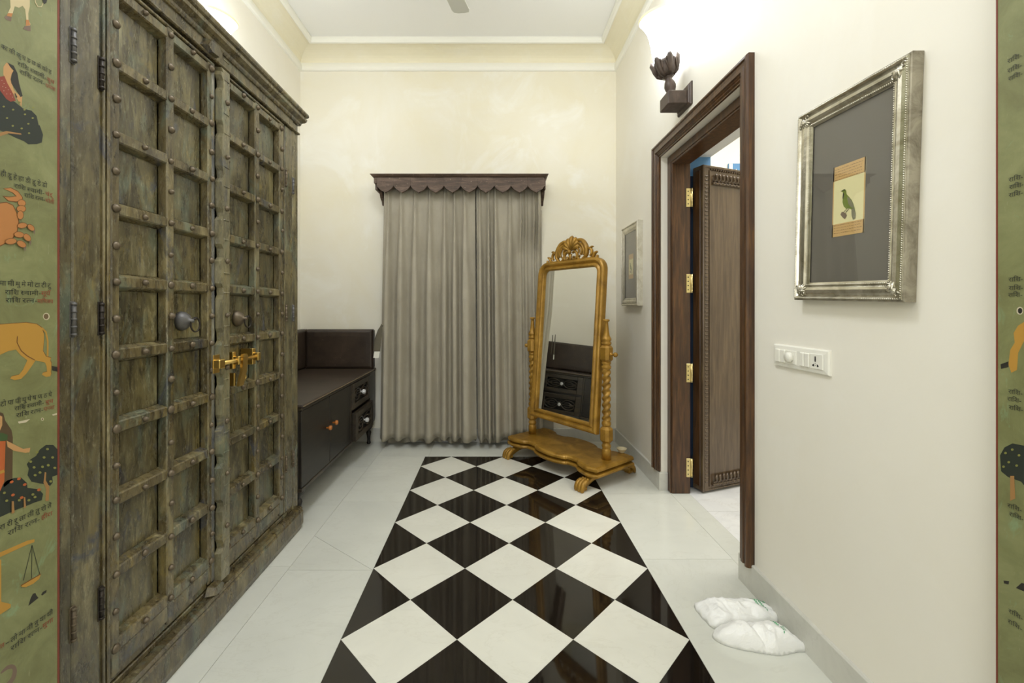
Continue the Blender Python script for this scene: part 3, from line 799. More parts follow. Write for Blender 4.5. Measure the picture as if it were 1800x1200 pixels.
figure('painted_woman', lp_, [('p_skin', z1([(32, 640), (60, 600), (85, 610), (110, 660), (130, 680), (110, 710), (100, 760), (130, 860), (160, 895), (212, 925), (205, 1025), (170, 960), (120, 890), (60, 800), (30, 710)])),
    ('p_black', z1([(70, 598), (130, 630), (165, 700), (182, 800), (216, 920), (195, 930), (150, 860), (108, 800), (100, 760), (115, 700), (130, 675), (95, 640)])),
    ('p_dress', z1([(-60, 760), (0, 735), (40, 728), (70, 800), (110, 870), (150, 965), (100, 975), (60, 950), (0, 870), (-60, 840)])), ('p_black', z1([(140, 885), (165, 930), (155, 940), (138, 905)]))] +
    [('p_chip', z1(ell(x, y, 4, 3, 0, 6))) for x, y in ((15, 770), (35, 800), (50, 840), (75, 860), (60, 900), (95, 900), (115, 930), (20, 830), (30, 870))])
tr = zpts([(-150, 800), (0, 868), (60, 950), (140, 975), (220, 1040), (300, 1060), (350, 1110), (370, 1200)], 0) + zpts([(380, 110), (412, 200), (400, 275), (350, 290), (270, 292), (230, 262), (150, 230), (80, 195), (0, 160), (-150, 100)], 200)
figure('painted_tree', lp_, [('p_tree', tr), ('p_trunk', zpts([(-100, 250), (0, 180), (60, 165), (200, 188), (205, 200), (80, 187), (0, 215), (-100, 290)], 200))] +
    [('p_leaf', zpts(ell(x, y, 12, 9, 0, 7), 200)) for x, y in ((270, 95), (120, 115), (205, 140), (275, 185), (310, 40), (235, 5), (230, -40), (30, -70), (120, -40), (310, -60), (180, -110), (60, 40))])
z2 = lambda p: zpts(p, 200)
crab = [('p_edge', z2([(-160, 930), (0, 850), (60, 843), (125, 873), (168, 955), (184, 1040), (164, 1145), (106, 1218), (0, 1272), (-160, 1220)])),
        ('p_orange', z2([(-160, 940), (0, 860), (60, 852), (120, 880), (160, 960), (175, 1040), (155, 1140), (100, 1210), (0, 1262), (-160, 1210)])),
        ('p_edge', z2([(28, 715), (100, 705), (172, 740), (217, 800), (210, 836), (150, 848), (78, 838), (22, 786), (90, 793), (150, 788), (118, 757)])),
        ('p_orange', z2([(35, 718), (100, 712), (170, 747), (210, 800), (205, 830), (150, 840), (80, 831), (40, 797), (90, 800), (158, 790), (122, 755)]))]
for cx, cy, rx, ry, a in ((205, 855, 36, 30, .3), (200, 910, 42, 30, 0), (190, 970, 28, 40, 0), (207, 1070, 44, 24, -.1), (290, 1090, 38, 22, .7), (175, 1158, 46, 26, .1), (252, 1185, 40, 26, .8), (95, 1222, 52, 26, -.1), (195, 1248, 46, 26, .5)):
    crab += [('p_edge', z2(ell(cx, cy, rx + 5, ry + 5, a))), ('p_orange', z2(ell(cx, cy, rx, ry, a)))]
crab += [('p_hoof', z2([(305, 1120), (326, 1115), (320, 1158)])), ('p_hoof', z2([(268, 1220), (292, 1220), (278, 1265)])), ('p_hoof', z2([(215, 1280), (240, 1275), (228, 1320)]))]
figure('painted_crab', lp_, crab)
z3 = lambda p: zpts(p, 400)
lion = [(-250, 950), (0, 928), (100, 920), (250, 910), (350, 925), (400, 960), (420, 1020), (418, 1100), (410, 1180), (440, 1235), (487, 1247), (480, 1272), (492, 1300), (486, 1380), (490, 1400), (480, 1425), (440, 1430), (400, 1410), (410, 1390), (450, 1380), (445, 1330), (430, 1292), (340, 1272), (300, 1330), (250, 1400), (200, 1450), (140, 1460), (95, 1447), (110, 1425), (180, 1410), (220, 1360), (260, 1270), (200, 1225), (150, 1168), (80, 1182), (0, 1218), (-250, 1240)]
figure('painted_lion', lp_, [('p_edge', z3([(x + (4 if x > 0 else 0), y - 5) for x, y in lion])), ('p_ochre', z3(lion)), ('p_ochre', z3(stroke([(400, 960), (438, 1000), (456, 1090), (455, 1235)], 8))), ('p_black', z3([(495, 1325), (548, 1335), (548, 1380), (500, 1368)])),
    ('p_edge', z3(stroke([(165, 1040), (160, 1100), (200, 1180), (260, 1230), (330, 1268)], 4)))])
z4 = lambda p: zpts(p, 600)
figure('painted_woman', lp_, [('p_veil', z4([(-60, 700), (0, 678), (30, 690), (50, 760), (110, 850), (122, 920), (118, 1330), (35, 1400), (30, 1050), (0, 900), (-60, 900)])), ('p_skin', z4([(-40, 690), (20, 720), (20, 800), (0, 850), (-60, 840)])),
    ('p_green', z4([(-60, 880), (20, 875), (72, 895), (68, 945), (-60, 960)])), ('p_skin', z4([(60, 950), (130, 985), (220, 1030), (288, 1018), (280, 1062), (240, 1067), (130, 1047), (70, 1010)])),
    ('p_orangered', z4([(-120, 960), (50, 955), (42, 1200), (38, 1340), (0, 1430), (-120, 1480)])), ('p_ochre', z4(stroke([(-40, 1270), (38, 1240)], 14)))])
z5 = lambda p: zpts(p, 800)
figure('painted_tree', lp_, [('p_tree', z5([(255, 85), (290, 40), (345, 5), (380, -55), (440, -100), (510, -100), (556, -50), (558, 185), (500, 205), (505, 260), (480, 292), (440, 275), (380, 270), (300, 252), (262, 190), (275, 130)])), ('p_trunk', z5([(428, 160), (442, 165), (437, 240), (472, 300), (466, 435), (434, 440), (440, 320), (415, 262)]))] +
    [('p_leaf', z5(ell(x, y, 15, 12, 0, 7))) for x, y in ((325, 115), (420, 20), (460, 95), (380, 165), (290, 60), (500, 20), (350, -30), (450, -60), (520, 120), (480, 250), (330, 190), (400, 110))])
bush = [('p_tree', z5([(-100, 330), (0, 310), (60, 245), (130, 218), (200, 212), (258, 265), (262, 312), (372, 325), (412, 370), (400, 430), (330, 452), (240, 490), (130, 532), (0, 592), (-100, 620)]))]
for x, y in ((180, 225), (110, 255), (235, 280), (205, 405), (370, 330), (120, 380)): bush.append(('p_orangered', z5(ell(x, y, 20, 13, -.4, 7))))
for x, y in ((60, 435), (180, 430), (310, 375), (330, 400), (35, 360), (270, 430)): bush.append(('p_leaf', z5(ell(x, y, 16, 12, -.4, 7))))
bush += [('p_trunk', z5([(105, 440), (125, 440), (132, 550), (104, 560)])), ('p_trunk', z5([(220, 400), (234, 400), (242, 498), (220, 506)]))]
figure('painted_shrub', lp_, bush)
z6 = lambda p: zpts(p, 1000, 6.0)
figure('painted_scales', lp_, [('p_ochre', z5([(-200, 1010), (0, 930), (60, 905), (260, 818), (330, 803), (328, 832), (270, 852), (120, 920), (0, 975), (-200, 1060)]))] +
    [('p_tree', z5(stroke([(305, 860), (x, y)], 2.5))) for x, y in ((222, 1200), (300, 1180), (380, 1140))] +
    [('p_ochre', z6([(210, 172), (430, 45), (412, 100), (345, 155), (270, 190), (232, 188)])), ('p_edge', z6(stroke([(215, 175), (428, 50)], 4))), ('p_ochre', z6([(-80, 330), (0, 342), (110, 368), (106, 406), (0, 477), (-80, 500)])), ('p_ochre', z6([(-80, -100), (8, -100), (8, 345), (-80, 345)]))])
figure('painted_weights', lp_, [('p_black', z6([(298, 388), (322, 305), (345, 260), (372, 250), (385, 280), (405, 302)])), ('p_black', z6([(432, 268), (450, 240), (490, 218), (486, 246), (442, 279)]))])
figure('painted_scorpion', lp_, [('p_hoof', z6(stroke(smoothpath([(5, 1100), (60, 1050), (100, 1030), (140, 1030), (155, 1080), (130, 1160), (60, 1230), (-60, 1260)], 4), [6, 9, 12, 14, 16, 18, 20, 21, 21, 22, 22, 22, 22, 22, 22, 22, 22, 22, 22, 22, 22, 22, 22, 22, 22, 22, 22, 22, 22])))])
T, Rr = 0, 1
letters(lp_, [('का की कु घ ङ छ के को ह', T, 1, 90, 1.833, .0155), ('राशि स्वामी-', T, 30, 80.7, 1.813, .0145), ('बुध', Rr, 81.8, 95.3, 1.812, .0145), ('राशि रत्न-', T, 34, 78, 1.797, .0145), ('पन्ना', Rr, 79.5, 97, 1.795, .0145),
    ('ही डु हे हा डी डु डे डो', T, 0, 82.5, 1.5495, .017), ('राशि स्वामी-', T, 24, 77, 1.529, .0145), ('चंद्', Rr, 79, 92, 1.529, .0145), ('राशि रत्न-', T, 42, 78, 1.5134, .0145), ('मोती', Rr, 79, 95, 1.5125, .0145),
    ('मा मी मु मे मो टा टी टु', T, -2, 89, 1.3045, .0165), ('राशि स्वामी-', T, 8, 70.6, 1.2845, .0155), ('सूयॅ', Rr, 71.5, 87.6, 1.2845, .0155), ('राशि रत्न-', T, 9, 64, 1.2666, .0155), ('माणिक्य', Rr, 65, 92.6, 1.2650, .0145),
    ('टो पा पी पु पे ष ण ठ पे', T, 0, 90.7, 1.0347, .0165), ('राशि स्वामी-', T, 24.7, 76, 1.018, .0145), ('बुध', Rr, 79, 93, 1.018, .0145), ('राशि रत्न-', T, 27.5, 75, 1.0015, .0145), ('पन्ना', Rr, 76, 95, 1.0015, .0145),
    ('रा री रू ता ती तु रो ते', T, -2, 90, .7604, .017), ('राशि रत्न-', T, 12.8, 68.8, .7395, .016), ('हीरा', Rr, 72, 91.7, .7395, .016),
    ('मंगल', Rr, -12, 7, .4950, .016), ('-', T, 8.5, 15.5, .4950, .016), ('तो ना नी नु या यी', T, 18, 92.5, .4934, .017), ('राशि रत्न-', T, 18, 73, .474, .016), ('मुगा', Rr, 74, 93, .474, .016)])
figure('worn_patch', lp_, [('p_chip', z4([(170, 768), (220, 758), (288, 742), (250, 775), (180, 786)])), ('p_chip', z4([(498, 700), (545, 685), (545, 702), (505, 710)])), ('p_chip', ell(81, 556, 6, 6.4)), ('p_hole', ell(80.6, 556, 4.3, 4.8)), ('p_chip', ell(74, 736.5, 2.6, 2.8)), ('p_hole', ell(74, 736.5, 1.3, 1.5))])

PB2 = (1.118, .8, 0)  # its counterpart, a panel fixed flat on the right wall
rp = thing('painted_panel', 'green panel on the right wall edge with only line starts of Hindi lettering', 'painted panel', PB2, group='painted zodiac panels'); rp['base'] = PB2
off(MB().box(PX, XR - .001, .40, .9340, .0, 2.9, .001), PB2).build('board', M['panelpaint'], rp)
off(MB().box(PX - .0006, PX + .004, .9312, .9343, .0, 2.9), PB2).build('red_border', M['p_red'], rp)
def rf(name, sh): figure(name, rp, sh, 1)
rf('painted_lion', [('p_ochre', [(1778, 655), (1773, 640), (1776, 615), (1784, 602), (1782, 585), (1790, 572), (1810, 560), (1830, 600), (1800, 600), (1790, 620), (1788, 650)]), ('p_black', [(1759, 640), (1773, 635), (1773, 645), (1760, 648)])])
rf('painted_tree', [('p_tree', [(1758, 800), (1766, 786), (1780, 779), (1800, 783), (1830, 790), (1830, 840), (1800, 848), (1772, 838), (1760, 828)]), ('p_trunk', [(1776, 836), (1783, 836), (1785, 876), (1776, 880)]), ('p_tree', [(1787, 836), (1800, 826), (1830, 826), (1830, 852), (1800, 852)])] +
   [('p_leaf', ell(x, y, 2.6, 2.2, 0, 7)) for x, y in ((1768, 796), (1780, 790), (1792, 800), (1774, 812), (1788, 818), (1765, 820))])
rf('painted_weights', [('p_black', [(1764, 1020), (1774, 1021), (1773, 1027), (1765, 1025)]), ('p_black', [(1786, 1033), (1796, 1024), (1815, 1030), (1812, 1044)])])
rf('screw_hole', [('p_chip', ell(1793, 546, 6, 7)), ('p_black', ell(1793.5, 546, 4, 5))])
for y in (108, 125, 139, 316, 329, 343, 491, 506, 518, 687, 700, 715, 887, 902, 1072, 1090):
    vs, fs, wd = devtext('राशि-'); st = 1772 + rnd.uniform(-1, 3); Y0_ = 750 * PX / (st - 868.5); z = CAMH - (y - 540) / 750 * Y0_
    kx = .0245 / wd
    mbt = MB().add([(PX - .0011, Y0_ - v[0] * kx, z + (v[1] - .35) * .0135) for v in vs], fs)
    off(mbt, PB2).build('lettering', M['p_text'], rp)

# ---------------------------------------------------------------- leather-topped bench cabinet
BL = (-1.44, 3.2, 0); BX = -1.105
bn = thing('bench_cabinet', 'low black cabinet with brown leather bench top and padded backs', 'cabinet', BL)
def bb(mb, name, mat, par=bn): return off(mb, BL).build(name, mat, par)
BY0, BY1 = 2.452, 3.972
bb(MB().box(XL + .018, BX - .02, BY0, BY1, .20, .655, .003), 'carcass', M['bench'])
bb(MB().box(BX - .03, BX, BY0, 3.325, .184, .206, .003), 'bottom_rail', M['benchtrim'])
bb(MB().box(BX - .03, BX + .002, BY0, BY1, .655, .671, .003), 'top_rail', M['benchtrim'])
pts = [(3.802, .655), (3.802, .204), (3.945, .204), (3.958, .217), (BY1, .245), (BY1, .655)]
bb(MB().prism(pts, lambda p: (BX - .03, p[0], p[1]), lambda p: (BX, p[0], p[1])), 'end_post', M['benchtrim'])
bb(MB().box(BX - .03, BX - .001, 3.300, 3.318, .204, .655, .002), 'post', M['benchtrim'])
mb = MB().box(XL + .018, BX + .008, BY0 - .004, BY1 + .003, .671, .688, .006); bb(mb, 'leather_top', M['leather'])
mb = MB()
for i in range(126): mb.ball((BX + .008, BY0 + .006 + i * .012, .679), .0036, 6, 4)
for i in range(54): mb.ball((XL + .1 + i * .0112, 3.878, .6885), .003, 6, 4)
o = bb(mb, 'nail_trim', M['nail']); o['kind'] = 'stuff'
for (a, b), ky, kz in (((BY0 + .002, 2.872), 2.818, .455), ((2.878, 3.298), 2.928, .46)):
    d = link('door', None, bn)
    off(MB().box(BX - .022, BX - .002, a, b, .208, .652, .003), BL).build('door_panel', M['bench'], d)
    R = Matrix.Translation((BX - .002, ky, kz)) @ Matrix.Rotation(PI / 2, 4, 'Y')
    mb = MB().lathe([(.006, 0), (.006, .014), (.014, .018), (.016, .026), (.014, .034), (.006, .037), (1e-6, .0375)], 12, R)
    off(mb, BL).build('knob', M['orangewood'], d)
def drawer(z0, z1, pull):
    d = link('drawer', None, bn); x = BX + pull; y0, y1 = 3.320, 3.798; fr = .062; fz = .045
    mb = MB()
    for q in ((y0, y0 + fr, z0, z1), (y1 - fr, y1, z0, z1), (y0 + fr, y1 - fr, z0, z0 + fz), (y0 + fr, y1 - fr, z1 - fz, z1)):
        mb.box(x - .03, x + .004, *q, .003)
    off(mb, BL).build('front_frame', M['benchtrim'], d)
    off(MB().box(x - .028, x - .016, y0 + fr - .003, y1 - fr + .003, z0 + fz - .003, z1 - fz + .003), BL).build('sunk_panel', M['cavity'], d)
    if pull: off(MB().box(x - .2, x - .03, y0 + .02, y1 - .02, z0 + .02, z1 - .03), BL).build('drawer_box', M['bench'], d)
    mb = MB(); yc, zc = (y0 + y1) / 2, (z0 + z1) / 2; hw = (y1 - y0) / 2 - fr; hh = (z1 - z0) / 2 - fz
    for s in (-1, 1):
        for q in (-1, 1):
            pth = smoothpath([(x - .012, yc + s * .018, zc + q * .012), (x - .006, yc + s * hw * .35, zc + q * hh * .72), (x - .006, yc + s * hw * .68, zc + q * hh * .78), (x - .008, yc + s * hw * .94, zc + q * hh * .42), (x - .008, yc + s * hw * .9, zc + q * .004), (x - .008, yc + s * hw * .66, zc + q * .012)], 5)
            mb.tube(pth, .0065, 6)
            pth = smoothpath([(x - .01, yc + s * hw * .3, zc + q * hh * .3), (x - .006, yc + s * hw * .55, zc + q * hh * .42), (x - .008, yc + s * hw * .74, zc + q * hh * .2), (x - .01, yc + s * hw * .85, zc)], 4)
            mb.tube(pth, .005, 6)
        mb.tube([(x - .01, yc + s * .03, zc), (x - .007, yc + s * hw * .8, zc)], .004, 6)
    for t in range(10):
        a = t * 2 * PI / 10; mb.tube([(x - .012, yc + .008 * math.cos(a), zc + .008 * math.sin(a)), (x - .005, yc + .03 * math.cos(a), zc + .03 * math.sin(a))], [.004, .007], 6)
    off(mb, BL).build('carving', M['benchtrim'], d)
    R = Matrix.Translation((x - .012, yc, zc)) @ Matrix.Rotation(PI / 2, 4, 'Y')
    mb = MB().lathe([(.008, 0), (.008, .016), (.016, .02), (.02, .03), (.017, .042), (.009, .046), (1e-6, .046)], 8, R, False)
    off(mb, BL).build('glass_knob', M['crystal'], d)
drawer(.446, .651, 0); drawer(.202, .424, .027)
legp = [(.012, 0), (.016, .006), (.017, .015), (.013, .025), (.012, .05), (.016, .085), (.021, .11), (.017, .125), (.012, .132), (.018, .145), (.03, .165), (.033, .185), (.03, .2), (.026, .216)]
for x, y in ((BX - .045, 3.915), (BX - .05, 2.515), (XL + .07, 3.915), (XL + .07, 2.515)):
    bb(MB().lathe([(r * 1.15, z * .94) for r, z in legp], 14, Matrix.Translation((x, y, 0))), 'leg', M['bench'])
def cushion(x0, x1, y0, y1, z0, z1, face):
    mb = MB().box(x0, x1, y0, y1, z0, z1, .012)
    n = 9
    if face == 'y':
        L = []
        for d, k in ((0, 0), (.012, .035), (.018, .08), (.020, .2)):
            m = k * .3
            L.append([(x0 + m, y0 - d, z0 + m), (x1 - m, y0 - d, z0 + m), (x1 - m, y0 - d, z1 - m), (x0 + m, y0 - d, z1 - m)])
        mb.loops(L, cap1=True, smooth=False)
    else:
        L = []
        for d, k in ((0, 0), (.012, .035), (.018, .08), (.020, .2)):
            m = k * .3
            L.append([(x1 + d, y0 + m, z0 + m), (x1 + d, y1 - m, z0 + m), (x1 + d, y1 - m, z1 - m), (x1 + d, y0 + m, z1 - m)])
        mb.loops(L, cap1=True)
    return mb
bk = bb(cushion(XL + .088, -1.108, 3.905, 3.974, .690, 1.048, 'y'), 'back_cushion', M['leather'])
bb(cushion(XL + .018, XL + .066, 2.5, 3.974, .690, 1.048, 'x'), 'side_cushion', M['leather'])
mb = MB()
for i in range(24): mb.ball((-1.118, 3.902, .702 + i * .0140), .0042, 6, 4)
for i in range(46): mb.ball((-1.118 - i * .0135, 3.902, 1.040), .0038, 6, 4); mb.ball((-1.118 - i * .0135, 3.902, .702), .0038, 6, 4)
o = off(mb, BL).build('nail_trim', M['nail'], bk); o['kind'] = 'stuff'

# ---------------------------------------------------------------- curtains and pelmet
CY = 3.835
def sst(a, b, x):
    t = max(0, min(1, (x - a) / (b - a))); return t * t * (3 - 2 * t)
def drape(name, label, xt0, xt1, xb0, xb1, pleats, seed, ztop=2.335):
    r = random.Random(seed); nx, nz = 210, 40
    root = thing(name, label, 'curtain', ((xb0 + xb1) / 2, 3.88, 0), group='drapes under the scalloped pelmet')
    n = len(pleats); ph = [r.uniform(0, 6) for _ in range(8)]
    C = []
    for i, p in enumerate(pleats):
        lo = (p - pleats[i - 1]) / 2 if i else p - xt0 + .01
        hi = (pleats[i + 1] - p) / 2 if i < n - 1 else xt1 - p + .01
        C.append((p, lo, hi, r.uniform(-.012, .012), r.uniform(.8, 1.15), r.uniform(.74, .95), r.uniform(.74, .95), r.uniform(0, 6)))
    V = []
    for k in range(nz + 1):
        v = k / nz; z = ztop + (.078 - ztop) * v
        e = min(1, v * 2.3) ** .8
        for i in range(nx + 1):
            u = i / nx; xx = lerp(lerp(xt0, xt1, u), lerp(xb0, xb1, u), v); xt = lerp(xt0, xt1, u)
            c = min(C, key=lambda q: (xt - q[0]) / q[2] if xt > q[0] else (q[0] - xt) / q[1])
            rel = (xt - c[0] - c[3] * v * 0); side = c[2] if rel > 0 else c[1]; wk = (c[6] if rel > 0 else c[5]) * .68
            hw = lerp(.0085, side * wk, e)
            q = abs(rel) / hw
            S_ = 1 / (1 + q ** lerp(3, 4.5, e))
            d = c[4] * lerp(.030, .098, e) * S_ * (1 - .22 * min(1, q) ** 2 * e)
            if v < .3: d += (1 - v / .3) * .008 * math.cos(rel / .0085 * 3.2) * math.exp(-(rel / .0085) ** 2 * .8)
            # a shallow secondary crease running down some columns
            d += .006 * e * math.sin(rel / side * 4.2 + c[7] + v * 2.0) * S_
            d += .007 * math.sin(8 * xt + ph[0] + v * 1.4)
            d += .004 * math.sin(22 * xt + 5 * v + ph[1]) * math.sin(3.0 * v + ph[2])
            zz = z + (.008 * math.sin(14 * xt + ph[3]) - d * .12) * v ** 6
            ps = sst(.10, .25, xx) * (1 - sst(1.7, 2.1, z))
            V.append((xx, lerp(CY - d, 3.938 - d * .28, ps), zz))
    W = nx + 1
    F = [(k * W + i, k * W + i + 1, (k + 1) * W + i + 1, (k + 1) * W + i) for k in range(nz) for i in range(nx)]
    mb = MB().add([(a, b + .006 - 0, c) for a, b, c in V], F, True)
    off(mb, root.location)
    o = mb.build('drape', M['velvet'], root)
    md = o.modifiers.new('thickness', 'SOLIDIFY'); md.thickness = .004
    # lining hanging a little lower behind the drape
    nx2, nz2 = 120, 4; V = []
    for k in range(nz2 + 1):
        z = lerp(2.15, .004, k / nz2)
        for i in range(nx2 + 1):
            u = i / nx2; x = lerp(xb0 + .01, xb1 - .01, u)
            V.append((x, lerp(3.91, 3.958, sst(.1, .25, x)) - (.028 - .022 * sst(.1, .25, x)) * math.sin(x * 46 + 2 * math.sin(x * 9 + seed)) + .008 * math.sin(x * 17), z + (.012 + .012 * math.sin(23 * x)) * (k == nz2)))
    W = nx2 + 1
    F = [(k * W + i, k * W + i + 1, (k + 1) * W + i + 1, (k + 1) * W + i) for k in range(nz2) for i in range(nx2)]
    off(MB().add(V, F, True), root.location).build('lining', M['lining'], root)
    return root
PXF = lambda px: (px - 868.5) / 750 * 3.82
c1 = drape('curtain', 'left-hand of two taupe velvet curtains, its hem near the bench', PXF(674), PXF(835), PXF(668), PXF(838), [PXF(p) for p in (684, 706, 730, 756, 782, 799, 816)], 4)
c2 = drape('curtain', 'taupe velvet curtain partly behind the gold standing mirror', PXF(837), PXF(951), PXF(840), PXF(957), [PXF(p) for p in (843, 858, 870, 896, 915, 924, 938, 946)], 9)
# trailing corner of the right curtain behind the mirror
V = []; n1, n2 = 10, 8
for i in range(n1 + 1):
    for j in range(n2 + 1):
        u, v = i / n1, j / n2
        x = lerp(.34, .55, u) - .05 * (1 - u) * v; z = lerp(.30 - .04 * u, .085 + .11 * (1 - u) - .02 * u, v)
        V.append((x, 3.957 + .010 * math.sin(u * 9 + v * 3), z))
F = [(i * (n2 + 1) + j, (i + 1) * (n2 + 1) + j, (i + 1) * (n2 + 1) + j + 1, i * (n2 + 1) + j + 1) for i in range(n1) for j in range(n2)]
off(MB().add(V, F, True), c2.location).build('trailing_corner', M['lining'], c2)
# pelmet
PL = (-.31, 3.98, 2.25); PYF = 3.735
pm = thing('pelmet', 'brown wooden pelmet with a row of scalloped boards over the curtains', 'pelmet', PL)
def pb(mb, name): return off(mb, PL).build(name, M['pelmet'], pm)
xl, xr_ = PXF(662) * 3.735 / 3.82, PXF(957.5) * 3.735 / 3.82
mb = MB(); zt = 2.412
L = []
for o, z in ((0, zt - .022), (.008, zt - .018), (.022, zt - .006), (.026, zt), (.0, zt)):
    L.append([(xl - .028 - o, 3.985, z), (xl - .028 - o, PYF - o, z), (xr_ + .006 + o, PYF - o, z), (xr_ + .006 + o, 3.985, z)])
pb(mb.loops(L, cap0=True, cap1=True), 'top_board')
nb = 10; pw = (xr_ - xl) / nb
for i in range(nb):
    x0 = xl + i * pw + .0006; x1 = x0 + pw - .0012; c = (x0 + x1) / 2; poly = [(x0, zt - .022), (x0, zt - .096)]
    for t in range(1, 8): 
        q = t / 8; poly.append((lerp(x0, c, q), zt - .096 - .060 * (.84 * math.sin(q * PI / 2) ** .75 + .16 * q ** 6)))
    poly.append((c, zt - .156))
    for t in range(7, 0, -1):
        q = t / 8; poly.append((lerp(x1, c, q), zt - .096 - .060 * (.84 * math.sin(q * PI / 2) ** .75 + .16 * q ** 6)))
    poly += [(x1, zt - .096), (x1, zt - .022)]
    dy = rnd.uniform(-.0015, .0015)
    pb(MB().prism(poly, lambda p: (p[0], PYF + .028 + dy, p[1]), lambda p: (p[0], PYF + .006 + dy, p[1])), 'scalloped_board')
pb(MB().box(xl - .026, xl - .001, PYF + .004, PYF + .05, zt - .075, zt - .022, .002), 'corner_post')
pb(MB().box(xl - .026, xl - .006, PYF + .05, 3.985, zt - .12, zt - .022, .002), 'side_board')
pb(MB().box(xr_ + .001, xr_ + .012, PYF + .03, 3.985, zt - .12, zt - .022, .002), 'side_board')
for x in (xl + .005, xr_ + .002):
    pts = [(3.985, zt - .03), (3.985, zt - .215), (3.965, zt - .215), (3.95, zt - .185), (3.90, zt - .165), (3.86, zt - .12), (3.86, zt - .03)]
    pb(MB().prism(pts, lambda p: (x - .016, p[0], p[1]), lambda p: (x + .012, p[0], p[1])), 'bracket')
mb = MB().tube([(xl, 3.86, 2.352), (xr_, 3.86, 2.352)], .009, 8); pb(mb, 'curtain_rod')
# tie-back strap
TB = (-.985, 3.69, .77)
tb = thing('curtain_tieback', 'grey fabric strap with a white end hanging beside the curtain edge', 'tieback', TB)
def ribbon(path, wd, th=.006):
    mb = MB(); L = []
    for (x, y, z), w_ in zip(path, wd): L.append([(x - w_, y, z), (x + w_, y, z), (x + w_, y + th, z), (x - w_, y + th, z)])
    return mb.loops(L, cap0=True, cap1=True)
ribbon([(.012, .018, .325), (-.012, .02, .285), (-.040, .022, .20), (-.052, .022, .10)], [.008, .014, .016, .014]).build('strap', M['strap'], tb)
ribbon([(.015, -.012, .335), (.0, -.013, .27), (-.014, -.014, .18), (-.022, -.015, .10)], [.004, .018, .024, .025]).build('strap', M['strap'], tb)
ribbon([(-.022, -.016, .10), (-.032, -.017, .045)], [.024, .023]).build('white_end', M['tag'], tb)

# ---------------------------------------------------------------- cheval mirror
CM = (.571, 3.387, 0)
ch = thing('cheval_mirror', 'tall gold standing mirror with carved crest and twisted posts', 'mirror', CM, (0, 0, math.atan2(-.797, .605)))
def outline(e):
    key = [(-.474, -.205), (-.40, -.222), (-.33, -.205), (-.295, -.190), (-.27, -.165), (-.215, -.160), (-.17, -.168), (-.15, -.19), (-.08, -.215), (0, -.222), (.08, -.215), (.15, -.19), (.17, -.168), (.215, -.160), (.27, -.165), (.295, -.190), (.33, -.205), (.40, -.222), (.474, -.205)]
    f = smoothpath([(x, y, 0) for x, y in key], 3)
    pts = [Vector((p.x, p.y)) for p in f]
    pts += [Vector((-p.x, -p.y)) for p in f]
    n = len(pts); out = []
    for i in range(n):
        t = (pts[(i + 1) % n] - pts[i - 1]); t = t.normalized() if t.length > 1e-6 else Vector((1, 0))
        out.append(pts[i] + Vector((t.y, -t.x)) * e)
    return out
lay = [(-.03, .088), (.0, .088), (.010, .094), (.012, .104), (.006, .113), (-.016, .116), (-.022, .121), (-.004, .125), (.006, .134), (.004, .146), (-.002, .154), (-.016, .158)]
MB().loops([[(p.x, p.y, z) for p in outline(e)] for e, z in lay], cap0=True, cap1=True).build('base', M['gold'], ch)
for sx in (-1, 1):
    for sy in (-1, 1):
        x = .395 * sx; mb = MB()
        pth = smoothpath([(x, sy * .06, .082), (x, sy * .15, .074), (x, sy * .215, .05), (x, sy * .25, .034)], 5)
        mb.tube(pth, taper(len(pth), .034, .030, .026, .026), 10)
        for q in (-1, 0, 1):
            pp_ = smoothpath([(x + q * .020, sy * .225, .058), (x + q * .022, sy * .25, .062), (x + q * .025, sy * .278, .046), (x + q * .026, sy * .292, .018), (x + q * .025, sy * .29, .003)], 4)
            mb.tube(pp_, taper(len(pp_), .012, .018, .019, .016, .012), 8)
            mb.ball((x + q * .021, sy * .228, .068), .013, 8, 6)
        mb.box(x - .03, x + .03, sy * .235, sy * .285, 0, .03, .01)
        mb.build('foot', M['gold'], ch)
